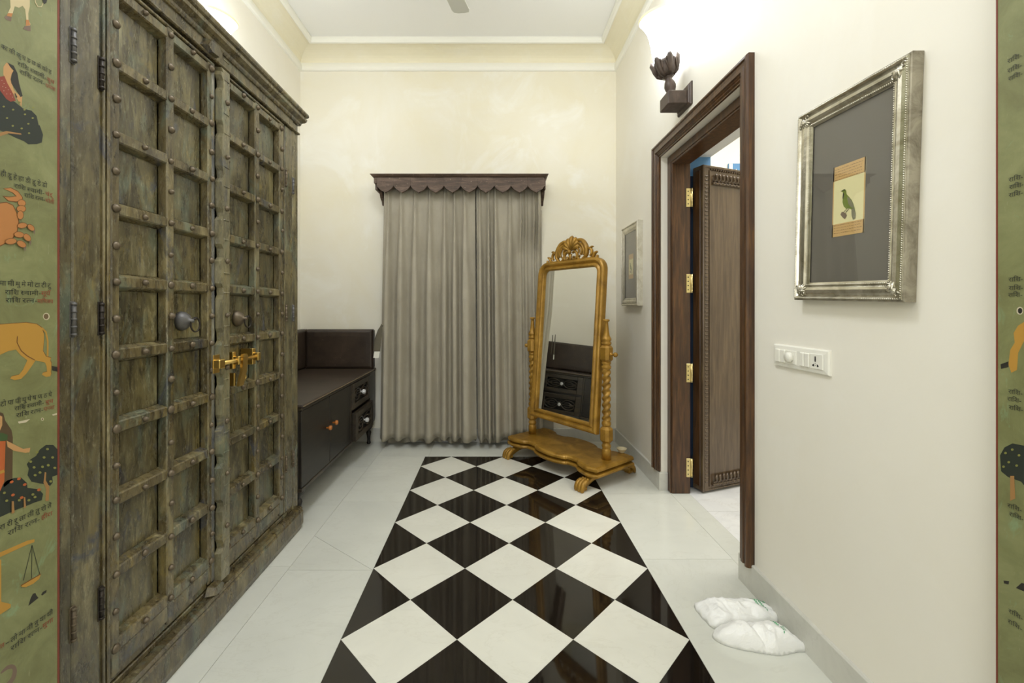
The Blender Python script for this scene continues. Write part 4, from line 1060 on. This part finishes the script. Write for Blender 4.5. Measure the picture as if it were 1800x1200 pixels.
def post(x):
    mb = MB(); T_ = Matrix.Translation((x, 0, 0))
    mb.lathe([(.033, .156), (.033, .225), (.030, .232), (.026, .236), (.032, .245), (.034, .256), (.030, .266), (.024, .272), (.028, .279)], 20, T_)
    def blk(z0, z1, r):
        L = []
        for z, k, c in ((z0, .62, .5), (z0 + .02, 1, .45), (z1 - .02, 1, .45), (z1, .62, .5)):
            a = r * k; cc = a * c; L.append([(x + p, q, z) for p, q in ((-a, -a + cc), (-a + cc, -a), (a - cc, -a), (a, -a + cc), (a, a - cc), (a - cc, a), (-a + cc, a), (-a, a - cc))])
        mb.loops(L, cap0=True, cap1=True)
    blk(.277, .395, .040)
    mb.lathe([(.022, .393), (.03, .40), (.034, .412), (.032, .425), (.024, .434), (.026, .440)], 20, T_)
    n = 20; zz = [(.438 + i * (.368 / 96)) for i in range(97)]
    prof_ = [(.0265, z) for z in zz]
    mb.lathe(prof_, n, T_, True, lambda r, a, z: r * (1 + .22 * math.cos(2 * a - 2 * PI * (z - .438) / .048)))
    mb.lathe([(.026, .804), (.033, .812), (.034, .826), (.026, .836), (.030, .842), (.034, .852), (.028, .86)], 20, T_)
    blk(.856, .98, .040)
    mb.lathe([(.026, .976), (.034, .985), (.036, .996), (.028, 1.004), (.034, 1.012), (.036, 1.022), (.033, 1.030), (.024, 1.045), (.018, 1.08), (.014, 1.125), (.013, 1.146), (.022, 1.150), (.024, 1.158), (.020, 1.164), (1e-6, 1.166)], 20, T_)
    p = mb.build('post', M['gold'], ch)
    s = 1 if x > 0 else -1
    R = Matrix.Translation((x + s * .038, 0, .915)) @ Matrix.Rotation(s * PI / 2, 4, 'Y')
    MB().lathe([(.016, 0), (.016, .006), (.008, .010), (.007, .024), (.012, .028), (.0175, .036), (.0175, .046), (.010, .055), (1e-6, .057)], 14, R).build('tilt_knob', M['gold'], p)
post(-.3935); post(.3935)
# swinging frame: local origin at the pivot
fr = link('frame', None, ch, (0, 0, .915), (math.radians(-4.6), 0, 0))
HW, ZT, ZBm, TH = .352, .715, -.585, .048
def fo(a, dz):
    """rounded-top outline inset by a, at depth dz in front of the middle"""
    r = .10 - a * .75; x = HW - a; t = ZT - a; b = ZBm + a; P = [(-x, b), (x, b)]
    for i in range(9): q = PI / 2 * i / 8; P.append((x - r + r * math.cos(q), t - r + r * math.sin(q)))
    for i in range(9): q = PI / 2 + PI / 2 * i / 8; P.append((-x + r + r * math.cos(q), t - r + r * math.sin(q)))
    return [(px, -dz, pz) for px, pz in P]
pf = [(0, -.02), (0, .016), (.004, .024), (.012, .030), (.022, .031), (.031, .026), (.036, .018), (.040, .015), (.045, .019), (.052, .024), (.061, .024), (.068, .018), (.072, .008), (.074, .0), (.06, -.02)]
MB().loops([fo(a, d) for a, d in pf], closedprof=True, smooth=False).build('moulding', M['gold'], fr)
MB().add([(x, -.002, z) for x, _, z in fo(.072, 0)], [tuple(range(20))]).build('mirror_glass', M['mirror'], fr)
MB().add([(x, .021, z) for x, _, z in fo(.01, 0)] , [tuple(range(20))]).build('back_board', M['w_base'], fr)
# crest
mb = MB(); zb = ZT - .012
def cpath(pts, rs, s=1, y=0, k=6, n=8):
    p = smoothpath([(s * x, y - yy, zb + z) for x, yy, z in [(q if len(q) == 3 else (q[0], 0, q[1])) for q in pts]], k)
    mb.tube(p, taper(len(p), *rs), n, flat=(1, 1.3, 1))
for i in range(7):
    a = math.radians(-66 + i * 22); l = .118 - .026 * abs(i - 3) / 3
    mb.tube([(.012 * math.sin(a), -.012, zb + .085 + .01 * math.cos(a)), (.6 * l * math.sin(a), -.014, zb + .085 + .6 * l * math.cos(a)), (.9 * l * math.sin(a), -.006, zb + .085 + .9 * l * math.cos(a)), (l * math.sin(a), .004, zb + .085 + l * math.cos(a))], [.007, .015, .019, .012], 8)
mb.ball((0, -.026, zb + .075), .019, 12, 8)
mb.tube([(0, 0, zb), (0, -.01, zb + .03), (0, -.012, zb + .06)], [.02, .012, .016], 8)
for s in (-1, 1):
    cpath([(.03, .145), (.07, .168), (.12, .15), (.155, .10), (.160, .05), (.14, .02)], (.008, .014, .017, .017, .015, .012), s)
    cpath([(.035, .125), (.075, .14), (.115, .12), (.135, .08), (.135, .04)], (.006, .010, .012, .012, .009), s, -.006)
    cpath([(.045, .11), (.08, .118), (.105, .10), (.115, .07), (.105, .045)], (.005, .009, .010, .010, .008), s, -.008)
    cpath([(.02, .07), (.045, .078), (.065, .06), (.068, .035), (.055, .016), (.036, .016), (.030, .03), (.04, .038)], (.010, .011, .011, .010, .010, .010, .009, .009), s, -.006)
    cpath([(.03, .09), (.06, .10), (.08, .085), (.082, .06)], (.006, .009, .009, .005), s, -.004)
    cpath([(.14, .02), (.115, .006), (.09, .012), (.08, .03), (.095, .04)], (.012, .010, .010, .010, .008), s, -.004)
    cpath([(.155, .075), (.185, .09), (.205, .075), (.21, .05), (.195, .03)], (.010, .011, .011, .010, .008), s)
    cpath([(.19, .085), (.205, .098), (.22, .098)], (.007, .009, .006), s)
    cpath([(.15, .01), (.19, .008), (.225, .02), (.24, .045), (.262, .055)], (.012, .011, .012, .012, .008), s)
    cpath([(.16, .002), (.22, -.002), (.26, .006), (.266, .03)], (.012, .012, .012, .008), s)
mb.build('crest', M['gold'], fr)

# cup on the mirror's base
cup = thing('bowl', 'small cream dish on the rear corner of the gold mirror base', 'dish', (.958, 3.205, .159))
MB().lathe([(.016, 0), (.018, .004), (.028, .016), (.036, .030), (.038, .034), (.035, .034), (.027, .02), (.015, .008), (1e-6, .007)], 16).build('vessel', M['bowl'], cup)

# ---------------------------------------------------------------- pictures on the right wall
def picture(loc, tilt, name, label, w_, h_, thick, matm, pw, ph, bird):
    p = thing(name, label, 'picture', loc, (0, tilt, -PI / 2), 'silver framed pictures on the right wall')
    def rc(a, d): return [(-w_ / 2 + a, -d, -h_ / 2 + a), (w_ / 2 - a, -d, -h_ / 2 + a), (w_ / 2 - a, -d, h_ / 2 - a), (-w_ / 2 + a, -d, h_ / 2 - a)]
    MB().loops([rc(0, .0), rc(0, thick - .004), rc(.003, thick - .002), rc(.01, thick - .004), rc(.01, .0)], closedprof=True).build('side_rim', M['silverside' if bird else 'silver2'], p)
    pr = [(.004, thick - .006), (.006, thick + .001), (.010, thick + .003), (.013, thick - .001), (.016, thick - .006), (.026, thick - .001), (.036, thick), (.044, thick - .004), (.049, thick - .009), (.052, thick - .007), (.055, thick - .009), (.060, thick - .012), (.062, thick - .0135)]
    MB().loops([rc(*q) for q in pr]).build('moulding', M['silver' if bird else 'silver2'], p)
    if bird:
        mb = MB()
        for a, d in ((.0085, thick + .002), (.0535, thick - .007)):
            for i in range(int((h_ - 2 * a) / .0062)):
                z = -h_ / 2 + a + .003 + i * .0062
                for x in (-w_ / 2 + a, w_ / 2 - a): mb.ball((x, -d, z), .0026, 5, 3)
            for i in range(int((w_ - 2 * a) / .0062)):
                x = -w_ / 2 + a + .003 + i * .0062
                for z in (-h_ / 2 + a, h_ / 2 - a): mb.ball((x, -d, z), .0026, 5, 3)
        o = mb.build('beading', M['silver'], p); o['kind'] = 'stuff'
        for sx in (-1, 1):
            for sz in (-1, 1):
                mb = MB(); cx, cz = sx * (w_ / 2 - .034), sz * (h_ / 2 - .034)
                for a in (-50, -20, 20, 50, 0):
                    t = math.radians(a + 45); dx, dz = -sx * math.sin(t), -sz * math.cos(t)
                    dx, dz = sx * math.cos(t), sz * math.sin(t)
                    mb.tube([(cx - dx * .026, -thick + .004, cz - dz * .026), (cx - dx * .005, -thick - .003, cz - dz * .005), (cx + dx * .012, -thick, cz + dz * .012)], [.002, .006, .003], 6)
                for q in (-1, 1):
                    mb.tube([(cx + .014 * q * sz * 1.0 + .006 * math.cos(t * PI / 4), -thick, cz - .014 * q * sx * 0 + .02 * q * 0 + .012 * q + .006 * math.sin(t * PI / 4)) for t in range(7)], .0022, 5)
                mb.build('corner_flourish', M['silver'], p)
    g_ = thick - .0145
    MB().box(-w_ / 2 + .055, w_ / 2 - .055, -(g_ - .004), -.003, -h_ / 2 + .055, h_ / 2 - .055).build('mount', matm, p)
    zo = -.010
    y = -(g_ - .0034)
    pr_ = MB().box(-pw / 2, pw / 2, y, y + .001, -ph / 2 + zo, ph / 2 + zo); art = pr_.build('print', M['paper'], p)
    mb = MB(); y -= .0003
    mb.box(-pw / 2, pw / 2, y, y + .0004, ph / 2 + zo - ph * .20, ph / 2 + zo); mb.box(-pw / 2, pw / 2, y, y + .0004, -ph / 2 + zo, -ph / 2 + zo + ph * .18)
    for s in (-1, 1): mb.box(s * pw / 2, s * (pw / 2 - .004), y, y + .0004, -ph / 2 + zo, ph / 2 + zo)
    mb.build('script_band', M['ochre'], art)
    mb = MB(); r = random.Random(5)
    for z0, nl in ((ph / 2 + zo - .008, 5), (-ph / 2 + zo + ph * .165, 4)):
        for l in range(nl):
            x = -pw / 2 + .008; z = z0 - l * .0085
            while x < pw / 2 - .012:
                d = r.uniform(.003, .009); mb.add([(x, y - .0003, z), (x + d, y - .0003, z - r.uniform(0, .002)), (x + d, y - .0003, z - .0022), (x, y - .0003, z - .002)], [(0, 1, 2, 3)]); x += d + r.uniform(.001, .003)
    mb.build('script_lines', M['ink'], art)
    k = pw / .123
    def f(pts, lift): return [((x - 190) / 390 * .123 * k if 0 else x * k, y - .0004 - lift, z * k + zo) for x, z in pts]
    mb = MB()
    body = [(-.024, .030), (-.020, .034), (-.013, .034), (-.008, .028), (-.006, .016), (.004, .006), (.014, -.006), (.021, -.020), (.026, -.034), (.031, -.052), (.030, -.066), (.022, -.068), (.017, -.058), (.014, -.036), (.006, -.030), (-.006, -.030), (-.016, -.020), (-.021, -.006), (-.020, .010), (-.018, .022), (-.022, .027), (-.030, .031)]
    mb.add(f(body, 0), [tuple(range(len(body)))]); mb.cm = 1
    wing = [(-.004, .008), (.006, .002), (.015, -.010), (.021, -.022), (.023, -.034), (.012, -.028), (.002, -.016)]
    mb.add(f(wing, .0002), [tuple(range(len(wing)))])
    tail = [(.014, -.034), (.024, -.034), (.031, -.052), (.030, -.067), (.021, -.069), (.016, -.056)]
    mb.add(f(tail, .0002), [tuple(range(len(tail)))]); mb.cm = 2
    for q in ([(-.031, .031), (-.020, .030), (-.020, .033)], [(-.020, .024), (-.015, .020), (-.018, .004), (-.021, .006)], [(-.018, .034), (-.013, .034), (-.013, .029), (-.018, .030)], [(-.003, -.03), (-.001, -.03), (-.016, -.040), (-.018, -.039)], [(.006, -.03), (.008, -.03), (-.006, -.042), (-.008, -.041)]):
        mb.add(f(q, .0003), [tuple(range(len(q)))])
    mb.cm = 3; q = [(-.028, -.044), (-.022, -.036), (-.006, -.044), (-.002, -.052), (-.010, -.062), (-.020, -.054)]
    mb.add(f(q, .0001), [tuple(range(len(q)))])
    mb.build('painted_bird', [M['birdgreen'], M['birdgrey'], M['birddark'], M['birdstump']], art)
    MB().box(-w_ / 2 + .06, w_ / 2 - .06, -g_, -g_ + .0015, -h_ / 2 + .06, h_ / 2 - .06).build('glass', M['glass'], p)
picture((XR - .001, 1.354, 1.604), math.radians(1.9), 'framed_picture', 'large silver framed picture of a green bird above the switch', .425, .667, .034, M['mat'], .123, .228, True)
picture((XR - .001, 3.478, 1.593), 0, 'framed_picture', 'small-looking silver framed picture between the mirror and doorway', .417, .66, .042, M['mat2'], .11, .20, False)

# ---------------------------------------------------------------- switch plate
sw = thing('switch_plate', 'white plastic switch and socket plate on the wall below the bird picture', 'switch', (XR, 1.585, 1.060), (0, 0, -PI / 2))
L = []
for o, d in ((0, 0), (0, .006), (.004, .010), (.016, .012)):
    L.append([(-.143 + o, -d, -.043 + o), (.143 - o, -d, -.043 + o), (.143 - o, -d, .043 - o), (-.143 + o, -d, .043 - o)])
MB().loops(L, cap1=True).build('plate', M['white_plastic'], sw)
for x0, x1 in ((-.125, -.096), (-.094, -.066), (.012, .034), (.036, .060)):
    MB().box(x0, x1, -.0175, -.010, -.026, .026, .003).build('switch_rocker', M['white_plastic'], sw)
MB().box(-.064, -.008, -.014, -.010, -.026, .026, .002).build('module', M['white_plastic'], sw)
R = Matrix.Translation((-.040, -.013, 0)) @ Matrix.Rotation(PI / 2, 4, 'X')
MB().lathe([(.019, 0), (.0185, .012), (.016, .015), (1e-6, .0155)], 18, R).build('dimmer_knob', M['white_plastic'], sw)
so = MB().box(.062, .122, -.0145, -.010, -.027, .027, .002).build('socket', M['white_plastic'], sw)
mb = MB(); y = -.0149
for poly in ([(.086, .018), (.091, .018), (.0915, .004), (.0905, -.002), (.087, -.002), (.0855, .004)], [(.074, -.013), (.083, -.008), (.083, -.018), (.076, -.017)], [(.096, -.008), (.105, -.014), (.102, -.018), (.096, -.018)], ell(.0888, -.0075, .0015, .0015), ell(.0888, -.0145, .0015, .0015)):
    mb.add([(x, y, z) for x, z in poly], [tuple(range(len(poly)))])
mb.build('pin_holes', M['hole'], so)

# ---------------------------------------------------------------- wall sconces
def sconce(loc, rz, label):
    s = thing('wall_sconce', label, 'wall lamp', loc, (0, 0, rz), 'lit tulip glass wall sconces')
    L = []
    for o, d in ((0, 0), (0, .008), (.006, .014), (.012, .015), (.016, .02)):
        L.append([(-.09 + o, -d, -.066 + o), (.09 - o, -d, -.066 + o), (.09 - o, -d, .066 - o), (-.09 + o, -d, .066 - o)])
    MB().loops(L, cap0=True, cap1=True).build('back_plate', M['sconce'], s)
    MB().box(-.064, .064, -.13, -.018, -.052, .026, .004).build('bracket_block', M['sconce'], s)
    T_ = Matrix.Translation((0, -.082, .024)) @ Matrix.Rotation(math.radians(12), 4, 'X')
    MB().lathe([(.036, 0), (.034, .006), (.026, .014), (.024, .022), (.030, .040), (.033, .058), (.028, .078), (.020, .094), (.019, .104), (.026, .110), (.027, .116)], 18, T_).build('turned_stem', M['sconce'], s)
    mb = MB().lathe([(.024, .114), (.038, .120), (.050, .138), (.057, .165), (.062, .190), (.061, .205), (.056, .207), (.053, .19)], 48, T_, True, lambda r, a, z: r * (1 + .10 * abs(math.cos(3 * a)) - .03))
    for i in range(6):
        a = i * PI / 3
        def q(r, z, da=0): return T_ @ Vector((r * math.cos(a + da), r * math.sin(a + da), z))
        mb.tube([q(.030, .118), q(.050, .134), q(.060, .165), q(.064, .195), q(.072, .212), q(.070, .222), q(.060, .218)], [.010, .014, .017, .019, .016, .011, .006], 8)
        for g in (-1, 1):
            mb.tube([q(.053, .135, g * .18), q(.062, .165, g * .30), q(.066, .190, g * .38), q(.068, .204, g * .26), q(.068, .198, g * .16), q(.067, .186, g * .2)], [.004, .006, .007, .006, .006, .005], 6)
    mb.build('leaf_cup', M['sconce'], s)
    pr = [(.052, .178), (.058, .22), (.060, .27), (.058, .32), (.058, .36), (.064, .40), (.078, .44), (.094, .468)]
    sh = MB().lathe(pr, 28, T_); sh.f = [f for f in sh.f if len(f) == 4]; sh.m = sh.m[:len(sh.f)]; sh.sm = [True] * len(sh.f)
    so_ = sh.build('glass_shade', M['shade'], s)
    MB().lathe([(.094, .466), (.098, .474), (.098, .480), (.093, .480), (.090, .472)], 28, T_).build('shade_rim', M['shade_rim'], so_)
sconce((XR, 2.54, 2.486), -PI / 2, 'lit tulip glass wall lamp on a brown bracket above the doorway')
sconce((XL, 2.54, 2.486), PI / 2, 'lit tulip glass wall lamp half hidden behind the wardrobe cornice')

# ---------------------------------------------------------------- ceiling fan
FN = (-.37, 2.37, 3.3)
fn = thing('ceiling_fan', 'white ceiling fan with one blade tip showing', 'fan', FN)
MB().lathe([(.03, .37), (.05, .36), (.055, .31), (.02, .30), (.014, .29), (.014, .10), (.04, .09), (.09, .06), (.11, .03), (.11, -.02), (.09, -.05), (.03, -.07), (1e-6, -.072)], 24).build('motor', M['fan'], fn)
for i in range(3):
    a = math.atan2(.97, .24) + i * 2 * PI / 3
    b = link('blade', None, fn, None, (0, 0, a))
    pts = [(.20, -.052), (.58, -.062), (.606, -.052), (.614, -.02), (.614, .03), (.606, .056), (.58, .064), (.20, .054)]
    MB().prism(pts, lambda p: (p[0], p[1], -.006 + p[1] * .12), lambda p: (p[0], p[1], -.001 + p[1] * .12)).build('paddle', M['fan'], b)
    MB().box(.08, .27, -.018, .018, -.010, -.004, .002).build('arm', M['fan'], b)

# ---------------------------------------------------------------- plastic bags
def FLP(px, py, z=0.0):
    Y = 750 * (CAMH - z) / (py - 540); return ((px - 868.5) / 750 * Y, Y)
def bag(name, label, outline_, hh, seed, prints, crease):
    n = len(outline_); cx = sum(p[0] for p in outline_) / n; cy = sum(p[1] for p in outline_) / n
    O = [(x - cx, y - cy) for x, y in outline_]
    root = thing(name, label, 'bag', (cx, cy, 0), (0, 0, 0), 'white plastic bags by the skirting')
    def edge(a):
        dx, dy = math.cos(a), math.sin(a); best = .05
        for i in range(n):
            (x0, y0), (x1, y1) = O[i], O[(i + 1) % n]
            den = dx * (y1 - y0) - dy * (x1 - x0)
            if abs(den) < 1e-9: continue
            t = (x0 * (y1 - y0) - y0 * (x1 - x0)) / den; u = (x0 * dy - y0 * dx) / den
            if t > 0 and -1e-6 <= u <= 1 + 1e-6: best = max(best, t)
        return best
    E = [edge(2 * PI * i / 240) for i in range(240)]
    E = [sum(E[(i + d) % 240] for d in (-2, -1, 0, 1, 2)) / 5 for i in range(240)]
    def ed(a):
        f = (a / (2 * PI) * 240) % 240; i = int(f); return lerp(E[i % 240], E[(i + 1) % 240], f - i)
    def hgt(x, y):
        t = min(1, math.hypot(x, y) / ed(math.atan2(y, x) % (2 * PI)))
        base = hh * max(0, 1 - t ** 3.2) ** .55
        rid = 1 - abs(noise.noise(Vector((x * 11 + seed, y * 16 + x * 7, 0)))) * 2.2
        r2_ = 1 - abs(noise.noise(Vector((x * 26 - y * 12, y * 24 + x * 16 + seed, 3)))) * 2.0
        w_ = base * (.72 + .20 * rid + .12 * r2_)
        for (x0, y0, x1, y1, dp) in crease:          # long folds pressed into the film
            dx, dy = x1 - x0, y1 - y0; L2 = math.hypot(dx, dy); dd = ((x + cx - x0) * dy - (y + cy - y0) * dx) / L2
            w_ -= dp * math.exp(-abs(dd) / .012) * min(1, base / hh * 1.4); w_ += dp * .6 * math.exp(-((dd - .018) / .012) ** 2) * min(1, base / hh * 1.2)
        return max(.0015, w_ + .0015)
    nr, na = 40, 120; V = [(0, 0, hgt(0, 0))]
    for i in range(1, nr + 1):
        for j in range(na):
            a = 2 * PI * j / na; t = (i / nr) ** .8; e = ed(a) * t * (1 + .012 * math.sin(23 * a + seed))
            x, y = math.cos(a) * e, math.sin(a) * e
            V.append((x, y, hgt(x, y) if i < nr else .001))
    F = [(0, 1 + j, 1 + (j + 1) % na) for j in range(na)]
    for i in range(nr - 1):
        for j in range(na): F.append((1 + i * na + j, 1 + (i + 1) * na + j, 1 + (i + 1) * na + (j + 1) % na, 1 + i * na + (j + 1) % na))
    F.append(tuple(1 + (nr - 1) * na + j for j in range(na))[::-1])
    mb = MB().add(V, F, True); mb.sm[-1] = False
    mb.build('sack', M['bag'], root)
    mb = MB()
    for poly in prints:
        Q = [FLP(px, py, hh * .8) for px, py in poly]
        mb.add([(x - cx, y - cy, hgt(x - cx, y - cy) + .002) for x, y in Q], [tuple(range(len(Q)))])
    mb.build('green_print', M['print'], root)
def words_(x0, y0, x1, y1, n, th, seed=1):
    r = random.Random(seed); out = []; L_ = math.hypot(x1 - x0, y1 - y0); ux, uy = (x1 - x0) / L_, (y1 - y0) / L_; t = 0
    while t < L_:
        d = r.uniform(1.2, 3.4); out.append([(x0 + ux * t, y0 + uy * t), (x0 + ux * (t + d), y0 + uy * (t + d)), (x0 + ux * (t + d) - uy * th, y0 + uy * (t + d) + ux * th), (x0 + ux * t - uy * th, y0 + uy * t + ux * th)]); t += d + r.uniform(.5, 1.1)
    return out
o1 = [FLP(*p) for p in ((1217, 1064, 0), (1230, 1082, 0), (1248, 1101, 0), (1258, 1108, 0), (1285, 1098, .015), (1315, 1096, .02), (1345, 1093, .02), (1366, 1088, .02), (1371, 1078, .03), (1366, 1063, .04), (1345, 1047, .05), (1320, 1041, .055), (1290, 1041, .055), (1262, 1045, .045), (1240, 1053, .025))]
bag('plastic_bag', 'flat white plastic bag with green print, the farther of two by the skirting', o1, .058, 3,
    [ell(1339.5, 1054, 6.2, 2.0, .62, 10), [(1310, 1041.6), (1317, 1042), (1318, 1043.4), (1311, 1043)]] + words_(1317, 1046, 1344, 1062, 8, 2.2) + words_(1316, 1049, 1338, 1063, 8, 1.8, 4) + words_(1342, 1064, 1350, 1070, 3, 1.4, 5), [(.80, 1.80, 1.05, 1.74, .010)])
o2 = [FLP(*p) for p in ((1251, 1111, 0), (1253, 1122, 0), (1264, 1131, 0), (1300, 1142, 0), (1340, 1149, 0), (1370, 1153, 0), (1384, 1151, 0), (1403, 1144, .004), (1418, 1141, .012), (1425, 1130, .03), (1414, 1114, .055), (1396, 1098, .06), (1372, 1085, .062), (1345, 1081, .06), (1318, 1084, .055), (1296, 1090, .045), (1272, 1100, .02))]
bag('plastic_bag', 'white plastic bag with green leaf print nearest the viewer on the floor', o2, .066, 8,
    [ell(1379.5, 1100, 5.6, 2.3, .7, 10), [(1347, 1083.5), (1354, 1083.5), (1357, 1087), (1350, 1088)]] + words_(1354, 1090, 1368, 1101, 8, 2.2, 2) + words_(1373, 1104, 1379, 1113, 4, 1.8, 3) + words_(1376, 1103, 1381, 1111, 4, 1.2, 6), [(FLP(1303, 1090, .05)[0], FLP(1303, 1090, .05)[1], FLP(1352, 1152, 0)[0], FLP(1352, 1152, 0)[1], .014)])
